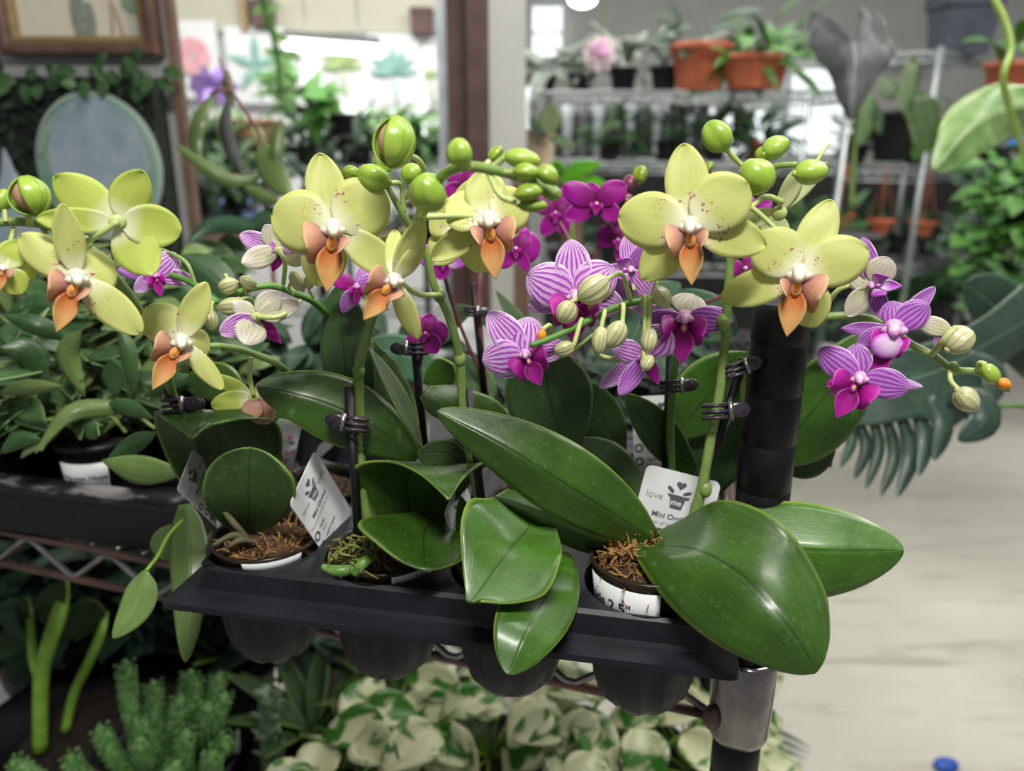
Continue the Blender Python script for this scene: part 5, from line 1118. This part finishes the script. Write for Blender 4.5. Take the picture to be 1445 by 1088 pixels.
# added dark sheets that darken the gaps behind the far rack
for a in ((770, 160, 1010, 235, 3.98), (800, 236, 1180, 470, 4.02)):
    c = rectpx(MB(), *a, .02)
    zt_ = max(v.z for v in c.v)
    for v in c.v: v.z = zt_ if v.z == zt_ else .0
    o = c.build('added_backdrop', 'dark_box', None, smooth=False); tag(o, 'added dark sheet behind the far rack %s shelves' % ('upper' if a[1] < 200 else 'lower'), 'board')
# pink flower ball, bright leaf, beige pot
simple('peony', 'f0dce6', 'f8f0f0', 20, .6, trans=.2); simple('peony_core', 'e0a0d0', 'ecbce0', 20, .6)
c = X(847, 76, 2.9); o = thing('pink_flower', 'pale pink round flower hanging above the far shelves', 'flower', c); mb = MB(); rg = random.Random(5)
for i in range(60): mb_d = Vector((rg.gauss(0, 1), rg.gauss(0, 1), rg.gauss(0, 1))).normalized(); wleaf(mb, c+mb_d*.012, mb_d, (rg.gauss(0, 1), rg.gauss(0, 1), rg.gauss(0, 1)), .048, .040, .3, .2, 5, 4, .6)
mb.build('petal_cluster', 'peony', o); MB().ball(c+Vector((-.005, -.03, .01)), (.026, 0, 0), (0, .02, 0), (0, 0, .026), 14, 10).build('flower_core', 'peony_core', o)
MB().tube([c, c+Vector((.01, 0, .35))], .003, 6).build('flower_stem', 'stem_green', o)
o = thing('beige_pot_plant', 'beige cylindrical pot with a round dark green leaf beside the column', 'plant', X(762, 245, 1.7)); c = X(762, 245, 1.7)
MB().lathe(c, [(.028, 0), (.030, .085), (.032, .088), (.026, .09), (.001, .08)], 24).build('pot', 'beige_pot', o)
leaf(o, [(766, 190, 1.55), (775, 170, 1.55), (780, 148, 1.55)], 16, 16, 'leaf_olive', b=.5, n=10, m=6); leaf(o, [(775, 195, 1.55), (795, 200, 1.55), (812, 215, 1.55)], 9, 9, 'leaf_orchid', n=10, m=6)
leaf(o, [(770, 195, 1.55), (755, 180, 1.55), (750, 160, 1.55)], 7, 7, 'foliage_c', n=10, m=6)
o = thing('lime_leaf_plant', 'bright lime green leafy plant behind the magenta flowers', 'plant', V(830, 300, 1.5))
for mid, a_, b_ in (([(790, 262, 1.5), (815, 240, 1.48), (848, 232, 1.46)], 12, 12), ([(790, 250, 1.5), (788, 238, 1.48), (780, 226, 1.46)], 9, 9), ([(800, 270, 1.5), (830, 258, 1.48), (860, 262, 1.46)], 9, 9), ([(800, 285, 1.5), (815, 268, 1.48), (820, 250, 1.46)], 10, 10)):
    leaf(o, mid, a_, b_, 'leaf_lime', n=12, m=6)
MB().tube([V(800, 262, 1.5), V(805, 300, 1.52), V(808, 360, 1.55)], .004, 8, 8).build('plant_stem', 'stem_light', o)
# ---------------------------------------------------------------- left room contents
wrack('dark shelving full of plants in the bright room at left', [(-1.55, 3.95), (-.30, 3.9), (-.30, 4.4), (-1.55, 4.4)], [1.30, 1.02, .60, .2], .014, mat='dark_box', deck=20)
for k, (px, py, Y, R, n, L, mt, lab) in enumerate((
    (440, 150, 3.6, .15, 26, .15, 'foliage_b', 'large leaved climbing plant right of the long leaf vine'), (480, 160, 3.5, .06, 4, .22, 'foliage_b', 'plant with a single large leaf against the bright window'),
    (300, 175, 4.0, .16, 40, .08, 'foliage_a', 'plant on the left end of the dark shelving'), (355, 165, 4.0, .16, 40, .1, 'foliage_d', 'pale green plant on dark shelving under the teal drawing'),
    (425, 200, 4.0, .18, 60, .09, 'foliage_a', 'bushy plant on dark shelving behind the orchid petals'), (500, 195, 4.0, .18, 60, .09, 'foliage_d', 'pale bushy plant on dark shelving under the bright window'),
    (560, 190, 4.0, .18, 60, .09, 'foliage_d', 'pale bushy plant on dark shelving near the window corner'), (605, 190, 4.0, .15, 50, .09, 'foliage_b', 'green plant on dark shelving next to the metal trim'),
    (450, 235, 3.9, .16, 50, .10, 'foliage_c', 'dark plant on dark shelving behind the tall yellow petal'), (510, 240, 3.9, .2, 60, .1, 'foliage_c', 'dark plant on dark shelving between yellow buds'),
    (595, 240, 3.9, .16, 50, .1, 'foliage_a', 'green plant on dark shelving right of the open yellow bud'), (300, 240, 3.9, .12, 40, .1, 'foliage_c', 'dark plant left under the cardboard box'),
    (330, 260, 3.2, .16, 60, .1, 'foliage_a', 'low green plant behind the long leaf vine'), (445, 290, 3.0, .2, 60, .1, 'foliage_c', 'low dark plant behind the big yellow flower'),
    (275, 270, 3.0, .1, 40, .08, 'foliage_c', 'low dark plant next to the brown trim'), (600, 310, 2.9, .2, 60, .1, 'foliage_c', 'low dark plant under the column foot'))):
    bush('shelf_plant', lab, 'plant', X(px, py, Y), R, n, L, mt, (.06, .09), seed=k+200, wf=.45, snap=[1.30, 1.02, .60, .2] if Y >= 3.9 else None)
    if Y < 3.9: plant_stand((X(px, py, Y)-Vector((0, 0, .09)), 'the ' + lab))
for (x0, y0, x1, y1, Y, mt, lab, nm) in ((322, 168, 384, 208, 3.95, 'cardboard', 'brown cardboard box on the dark shelving', 'cardboard_box'), (278, 285, 345, 320, 3.3, 'bin_blue', 'blue storage bin behind the drooping vine leaf', 'storage_bin'),
                                         (262, 262, 300, 300, 3.4, 'bin_white', 'white storage bin above the blue bin', 'storage_bin'), (320, 262, 365, 300, 3.5, 'bin_white', 'pale storage bin right of the vine leaf', 'storage_bin'), (300, 212, 330, 235, 3.9, 'cardboard', 'small brown box under the cardboard box', 'cardboard_box')):
    a = Py(x0, y0, Y); b = Py(x1, y1, Y); o = thing(nm, lab, 'box', ((a.x+b.x)/2, Y+.1, b.z))
    MB().aab(a.x, b.x, Y, Y+.22, b.z, a.z-.02).build('box_body', mt, o, smooth=False, bevel=.006); MB().aab(a.x-.008, b.x+.008, Y-.008, Y+.228, a.z-.02, a.z).build('box_lid', mt, o, smooth=False, bevel=.004)
c = X(302, 125, 3.8); o = thing('purple_bloom', 'soft purple bloom above the dark shelving', 'flower', c); mb = MB()
for i in range(30): dr = Vector((rg.gauss(0, 1), rg.gauss(0, .5), rg.gauss(0, .6))).normalized(); wleaf(mb, c, dr, (0, -1, 0), .11, .05, .2, .1, 4, 2)
mb.build('petal_cluster', 'purple_flower', o); MB().tube([c, c-Vector((0, 0, .3))], .005, 6).build('flower_stem', 'stem_green', o)
# botanical pictures on the bright wall
simple('print_pink', 'd89aa4', 'e4b4ba', 20, .8); simple('print_teal', '88b8ac', '9cc8bc', 20, .8); simple('print_leaf', 'a4bc7c', 'b4cc90', 20, .8)
def wallprint(px, py, w_, h_, mat, label, kind):
    c = X(px, py, 4.90); o = thing('botanical_print', label, 'picture', c, None)
    MB().aab(c.x-w_/2, c.x+w_/2, 4.925, 4.945, c.z-h_/2, c.z+h_/2).build('print_sheet', 'wall_white', o, smooth=False); mb = MB()
    if kind == 'rose':
        for i in range(12): a = i*.5236; mb.ball(c+Vector((.06*math.cos(a), .02-.001*i, .06*math.sin(a)+.02)), (.045, 0, 0), (0, .002, 0), (0, 0, .045), 10, 6)
        mb.tube([c+Vector((0, .02, 0)), c+Vector((.02, .02, -.16))], .006, 6)
    else:
        n_ = 5 if kind == 'star' else 7
        for i in range(n_):
            a = math.pi*(i+.2)/(n_-.6) if kind == 'fan' else 2*math.pi*i/n_+.3
            wleaf(mb, c+Vector((0, .018-.0016*i, 0)), (math.cos(a), 0, math.sin(a)), (0, -1, 0), w_*.5, w_*.16, 0, 0, 6, 2)
        mb.tube([c+Vector((0, .02, 0)), c+Vector((.015, .02, -h_*.45))], .006, 6)
    mb.build('printed_plant', mat, o, solid=.001)
wallprint(270, 84, .30, .42, 'print_pink', 'pink flower drawing on the bright wall beside the brown trim', 'rose')
wallprint(360, 92, .34, .42, 'print_teal', 'teal five leaved plant drawing on the bright wall', 'star'); wallprint(482, 96, .26, .36, 'print_leaf', 'pale yellow green drawing under the tube lamp', 'fan')
wallprint(555, 104, .30, .44, 'print_teal', 'teal fan palm drawing right of the tube lamp', 'fan'); wallprint(607, 108, .10, .34, 'print_leaf', 'narrow green leaf drawing near the metal trim', 'fan')
for px, py, lab in ((367, 18, 'small brown wooden box high on the beige wall'), (594, 30, 'small dark red box high on the beige wall at right')):
    c = X(px, py, 4.85); o = thing('wall_box', lab, 'box', c); MB().aab(c.x-.06, c.x+.06, 4.86, 4.958, c.z-.07, c.z+.07).build('box_body', 'wood_dark', o, smooth=False, bevel=.01); MB().aab(c.x-.064, c.x+.064, 4.85, 4.958, c.z+.05, c.z+.075).build('box_lid', 'wood_dark', o, smooth=False)
struct('trim_5', MB().aab(X(341, 0, 4.9).x-.02, X(341, 0, 4.9).x+.02, 4.90, 4.96, 2.02, 3.0), simple('wood_pale', 'a08a68', None, rough=.6))
c = X(388, 60, 3.0); o = thing('hanging_vine', 'thin green vine hanging down in front of the bright wall', 'vine', X(388, 60, 3.0)+Vector((0, 0, .3)))
MB().tube([c+Vector((-.05, 0, .30)), c+Vector((-.02, 0, .1)), c, c+Vector((.01, 0, -.20))], [.012, .015, .012, .008], 8, 16).build('vine_stem', 'foliage_b', o)
mb = MB()
for i in range(14): wleaf(mb, c+Vector((rg.gauss(0, .02), 0, rg.uniform(-.2, .28))), (rg.gauss(0, 1), -.3, -.4), (0, -1, 0), .07, .03, .2, .1, 4, 2)
mb.build('foliage', 'foliage_d', o)
# ---------------------------------------------------------------- monstera leaf on the right
mo = thing('monstera', 'monstera plant with a big dark split leaf hanging over the pale floor', 'monstera', Vector((1.1, 1.0, .0)))
leafrows(mo, [[(1450, 395, .98), (1470, 440, .98), (1460, 480, .98)], [(1390, 445, .92), (1400, 480, .92), (1410, 520, .92)], [(1320, 480, .88), (1330, 520, .88), (1350, 600, .86)], [(1240, 500, .86), (1270, 540, .85), (1300, 590, .84)], [(1190, 520, .86), (1220, 565, .85), (1240, 600, .84)], [(1176, 560, .86), (1182, 580, .85), (1190, 600, .84)]], 'leaf_monstera', solid=.001)
for mid, w_ in (([(1340, 560, .86), (1375, 570, .85), (1388, 595, .84), (1352, 622, .83)], 26), ([(1310, 560, .85), (1330, 600, .84), (1318, 650, .83)], 15), ([(1290, 570, .85), (1305, 620, .84), (1296, 672, .83)], 13), ([(1265, 570, .85), (1285, 640, .84), (1266, 702, .83)], 12),
                ([(1245, 575, .85), (1262, 640, .84), (1243, 700, .83)], 10), ([(1225, 578, .85), (1240, 630, .84), (1222, 690, .83)], 9), ([(1205, 580, .85), (1222, 630, .84), (1206, 676, .83)], 9), ([(1190, 580, .85), (1202, 620, .84), (1186, 660, .83)], 8), ([(1180, 575, .85), (1186, 600, .84), (1176, 632, .83)], 7),
                ([(1360, 500, .90), (1400, 530, .89), (1395, 575, .88)], 20), ([(1300, 500, .88), (1260, 480, .87), (1240, 465, .86)], 14), ([(1260, 520, .87), (1220, 500, .86), (1195, 500, .86)], 12)):
    leaf(mo, mid, w_, w_, 'leaf_monstera', .004, .004, b=.6, base=.5, n=14, m=6, solid=.001, name='leaf_lobe')
leaf(mo, [(1500, 560, 1.1), (1460, 500, 1.05), (1400, 430, 1.0), (1360, 400, .98)], 40, 50, 'leaf_monstera', b=.6)
MB().tube([V(1375, 566, .93), V(1410, 573, .95), V(1460, 580, 1.0), V(1560, 640, 1.2), Vector((1.1, 1.0, .25))], .0032, 8, 24).build('leaf_stalk', 'stem_dark', mo)
MB().lathe((1.1, 1.0, 0), [(.11, 0), (.15, .26), (.16, .26), (.16, .30), (.14, .30), (.13, .27), (.001, .27)], 32).build('pot', 'black_plastic', mo)
# ---------------------------------------------------------------- lower shelf plants
LZ = .628
def lowpot(o, c, r, h, mat='black_plastic'):
    MB().lathe((c.x, c.y, LZ), [(r*.75, 0), (r*.95, h*.9), (r*1.03, h*.9), (r*1.03, h), (r*.95, h), (r*.92, h*.92), (.001, h*.9)], 32).build('pot', mat, o); MB().lathe((c.x, c.y, LZ+h*.86), [(r*.93, 0), (r*.6, .006), (.001, .008)], 24).build('soil', 'soil', o)
# philodendron stems left
c = Pz(58, 1075, LZ+.10); o = thing('leafy_stem_plant', 'plant with thick forked bright green stems on the lower shelf at left', 'plant', (c.x, c.y, LZ)); lowpot(o, Vector((c.x+.06, c.y+.05, 0)), .17, .10)
d0 = dz(58, 1060, LZ+.10)
for pts, r in (([(57, 1060, d0), (57, 990, d0-.01), (60, 940, d0-.02), (72, 900, d0-.02), (85, 860, d0), (92, 820, d0+.02)], .0085), ([(55, 960, d0-.02), (46, 930, d0-.02), (43, 880, d0), (38, 845, d0+.02)], .0045), ([(92, 1032, d0+.03), (104, 980, d0+.03), (125, 935, d0+.03), (142, 895, d0+.04), (150, 865, d0+.06)], .0055)):
    MB().tube([V(*p) for p in pts], [r]*(len(pts)-1)+[r*.5], 12, 24).build('plant_stem', 'stem_light', o)
for mid, a_, b_, mt in (([(43, 890, d0), (25, 870, d0), (5, 860, d0), (32, 905, d0-.02)], 18, 18, 'leaf_teal'), ([(92, 820, d0), (75, 850, d0), (60, 880, d0+.02)], 16, 22, 'leaf_shade'), ([(150, 865, d0+.05), (120, 870, d0+.05), (90, 900, d0+.05)], 24, 24, 'leaf_shade'), ([(38, 845, d0), (20, 900, d0), (-10, 930, d0)], 18, 18, 'leaf_shade')):
    leaf(o, mid, a_, b_, mt, n=14, m=6)
# spiny succulent
t = NT('euphorbia'); t.bump(t.noise(160, 3), .8, .002); t.fin(t.mix(t.ramp(t.noise(190, 2), [(.4, 0.0), (.7, 1.0)]), '4a8434', '98bc7c'), .45)
c = Pz(230, 1080, LZ+.09); o = thing('finger_cactus', 'bumpy finger like green succulent on the lower shelf', 'succulent', (c.x, c.y, LZ)); lowpot(o, c, .08, .10); d0 = dz(230, 1080, LZ+.09)
for k, (a, b, dd) in enumerate((((215, 1080), (175, 930), -.02), ((250, 1070), (190, 1010), -.03), ((210, 1110), (138, 1025), -.04), ((245, 1060), (215, 960), -.01), ((260, 1060), (255, 980), -.02), ((280, 1050), (275, 955), .0), ((290, 1055), (296, 990), -.02), ((300, 1060), (318, 975), .0), ((290, 1090), (325, 1040), -.04), ((230, 1090), (195, 1040), -.05), ((160, 1120), (96, 1065), -.05), ((130, 1130), (15, 1072), -.06), ((270, 1110), (262, 1030), -.05), ((240, 1120), (250, 1075), -.06), ((310, 1110), (300, 1060), -.06), ((300, 1040), (310, 950), .03), ((262, 1040), (270, 945), .03))):
    p0 = V(a[0], a[1], d0); p1 = V(b[0], b[1], d0+dd); mid = (p0+p1)/2+Vector((0, -.012, .006)); mb = MB(); cc = cat([tuple(p0), tuple(mid), tuple(p1)], 22)
    mb.tube([Vector(q) for q in cc], [(.0105 if i < 20 else .0105*(1-(i-19)*.26))*(1+.10*(i % 2)) for i in range(23)], 12)
    for i in range(1, 22):
        for j in range(5):
            aa = j*1.257+i*.6; q = Vector(cc[i]); ax = (p1-p0).normalized(); x_ = ax.orthogonal().normalized(); y_ = ax.cross(x_); dr = x_*math.cos(aa)+y_*math.sin(aa)
            mb.tube([q+dr*.0090, q+dr*.0128+ax*.001], [.0026, .0009], 5)
    mb.build('succulent_finger', 'euphorbia', o)
# aloes / gasterias, knobbly cactus, pothos
def rosette(px, py, zz, n, L, W, mat, label, name='aloe', seed=1, R=.06, up=.9):
    rg = random.Random(seed); c = Pz(px, py, LZ+zz); o = thing(name, label, 'succulent', (c.x, c.y, LZ)); lowpot(o, c, R, zz)
    for i in range(n):
        a = i*2.4+rg.random()*.4; e = up*(.4+.9*i/n); mb = MB(); wleaf(mb, (c.x, c.y, LZ+zz-.01), (math.cos(a), math.sin(a), e), (0, 0, 1), L*rg.uniform(.8, 1.1), W, .12, .35, 10, 4, 1.0); mb.build('leaf', mat, o, solid=.003)
    return o
rosette(440, 1030, .09, 14, .14, .026, 'leaf_shade', 'dark pointed aloe below the second cup', seed=3); rosette(520, 1080, .09, 16, .11, .024, 'leaf_shade', 'dark spiky aloe left of the variegated plant', seed=4)
rosette(560, 990, .09, 12, .12, .024, 'leaf_shade', 'dark aloe under the third tray cup', seed=5); rosette(330, 930, .09, 10, .10, .03, 'leaf_shade', 'dark leaved succulent behind the finger succulent', seed=6)
c = Pz(385, 1075, LZ+.09); o = thing('knobbly_cactus', 'pale knobbly column cactus right of the finger succulent', 'succulent', (c.x, c.y, LZ)); lowpot(o, c, .045, .09); d0 = dz(385, 1075, LZ+.09)
mb = MB().tube([V(388, 1110, d0), V(382, 1050, d0-.01), V(378, 1010, d0-.01), V(374, 968, d0-.01)], [.014, .013, .012, .006], 14, 14)
for i in range(34):
    q = V(random.uniform(372, 396), random.uniform(975, 1090), d0-.018); mb.tube([q, q+Vector((random.gauss(0, .6), -.3, .6)).normalized()*.018], [.006, .001], 6)
mb.build('cactus_body', simple('cactus_grey', '5c7a5c', '86a080', 60, .6), o)
leaf(o, [(330, 1100, d0), (333, 1060, d0), (336, 1028, d0)], 5, 5, 'paper_white', name='small_tag')
def pothos(px, py, label, n, seed, R=.08):
    rg = random.Random(seed); c = Pz(px, py, LZ+.10); o = thing('variegated_pothos', label, 'pothos', (c.x, c.y, LZ)); lowpot(o, c, R*.8, .10)
    for i in range(n):
        a = rg.random()*6.283; rr = R*rg.random()**.5*1.1; mb = MB(); p = Vector((c.x+rr*math.cos(a), c.y+rr*math.sin(a), LZ+.12+rg.uniform(0, .07)))
        wleaf(mb, p, (math.cos(a)*.8, math.sin(a)*.8-.3, rg.uniform(-.3, .4)), (0, -.6, 1), rg.uniform(.055, .085), rg.uniform(.04, .055), .35, .18, 10, 6, .7); mb.build('leaf', 'leaf_variegated', o, solid=.0006)
        MB().tube([p, (c.x, c.y, LZ+.09)], .0014, 6).build('leaf_stalk', 'stem_light', o)
    return o
pothos(690, 1060, 'cream and green pothos under the third tray cup', 18, 5); pothos(800, 1050, 'variegated pothos between the third and fourth cups', 16, 6); pothos(900, 1070, 'darker variegated pothos below the rightmost cup', 16, 7, .09); pothos(980, 1085, 'pale pothos beside the lower post', 14, 8, .05); pothos(600, 1085, 'small variegated pothos in front of the spiky aloe', 8, 9, .04)
pothos(470, 1100, 'round leaved variegated plant at the bottom edge left of centre', 8, 19, .04)
bush('dark_fill_plant', 'dark leafy plant deep under the shelf at left', 'plant', Pz(150, 900, LZ+.16)+Vector((0, .12, 0)), .12, 60, .09, 'foliage_c', (.06, .13), seed=400)
bush('dark_fill_plant', 'dark leafy plant deep under the shelf behind the aloes', 'plant', Pz(420, 930, LZ+.16)+Vector((0, .12, 0)), .12, 60, .09, 'foliage_c', (.06, .13), seed=401)
# feathery leaf by the lower post, blue object on floor
c = Pz(1080, 1050, .35); o = thing('fern', 'blue green fern frond peeking out behind the lower post', 'fern', (c.x-.12, c.y, 0)); mb = MB()
for i in range(9): wleaf(mb, c+Vector((-.03, 0, .05-.02*i)), (1, -.1, -.3+.05*i), (0, -.4, 1), .13-.006*i, .010, .2, .1, 8, 2)
mb.build('foliage', 'leaf_teal', o, solid=.0005); MB().tube([c+Vector((-.03, 0, .06)), c+Vector((-.04, 0, -.12)), Vector((c.x-.12, c.y, .15))], .003, 6, 8).build('plant_stem', 'stem_dark', o)
MB().lathe((c.x-.12, c.y, 0), [(.06, 0), (.08, .15), (.086, .15), (.086, .17), (.001, .15)], 24).build('pot', 'black_plastic', o)
c = Pz(1334, 1083, .0); o = MB().ball(c+Vector((0, 0, .008)), (.03, .01, 0), (-.01, .02, 0), (0, 0, .012), 14, 8); o = o.build('blue_scrap', simple('scrap_blue', '2050b0', None, rough=.5), None, loc=c); tag(o, 'small blue plastic scrap on the pale floor', 'scrap')
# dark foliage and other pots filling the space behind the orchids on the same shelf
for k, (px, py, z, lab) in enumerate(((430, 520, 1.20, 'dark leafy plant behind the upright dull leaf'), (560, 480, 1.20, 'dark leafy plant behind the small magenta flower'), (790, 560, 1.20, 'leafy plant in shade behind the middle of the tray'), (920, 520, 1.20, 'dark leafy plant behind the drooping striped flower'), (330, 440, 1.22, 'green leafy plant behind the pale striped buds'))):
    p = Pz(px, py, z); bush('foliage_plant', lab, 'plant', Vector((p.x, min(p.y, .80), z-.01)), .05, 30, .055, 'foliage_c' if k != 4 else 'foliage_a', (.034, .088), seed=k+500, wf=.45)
# ---------------------------------------------------------------- supports and deep-shelf fill
def bench(x0, x1, y0, y1, z, label):
    o = thing('plant_bench', label, 'bench', ((x0+x1)/2, (y0+y1)/2, 0))
    MB().aab(x0, x1, y0, y1, z-.025, z).build('bench_top', 'wood_mid', o, smooth=False, bevel=.003)
    for x in (x0+.02, x1-.02):
        for y in (y0+.02, y1-.02): MB().aab(x-.015, x+.015, y-.015, y+.015, 0, z-.025).build('leg', 'wood_mid', o, smooth=False)
p = V(830, 300, 1.5); MB().lathe((V(808, 360, 1.55).x, V(808, 360, 1.55).y, V(808, 360, 1.55).z-.09), [(.03, 0), (.045, .09), (.05, .09), (.05, .1), (.04, .1), (.001, .09)], 24).build('pot', 'black_plastic', bpy.data.objects['lime_leaf_plant']); plant_stand((V(808, 360, 1.55)-Vector((0, 0, .09)), 'the lime green leafy plant'))
p = X(762, 245, 1.7); bench(p.x-.06, p.x+.09, 1.62, 1.80, p.z, 'narrow wooden stand holding the beige pot beside the column')
a = X(278, 320, 3.3); bench(a.x-.1, a.x+1.2, 2.85, 3.62, a.z-.001, 'low wooden bench carrying the blue bin in the bright room')
for k, (px, py, dy_) in enumerate(((60, 880, .16), (230, 900, .20), (330, 900, .14), (520, 940, .18), (20, 960, .2), (-30, 930, .10), (60, 930, .22), (130, 960, .20), (240, 960, .22))):  # added foliage hiding the pale floor so the deep shelf reads dark
    bush('dark_fill_plant', ['added dark leafy plant behind the forked green stems', 'added dark leafy plant behind the finger succulent, under the rail', 'added dark leafy plant below the leftmost tray cup', 'added dark leafy plant between the aloes and the second cup', 'added dark leafy plant in the bottom left corner shadow', 'added dark leafy plant cut by the left picture edge, under the rail', 'added dark leafy plant left of the forked stems', 'added dark leafy plant right of the forked stems', 'added dark leafy plant over the finger succulent'][k], 'plant', Pz(px, py, LZ+.14)+Vector((0, dy_, 0)), .13, 90, .10, 'foliage_c', (.06, .11), seed=k+600, wf=.55)
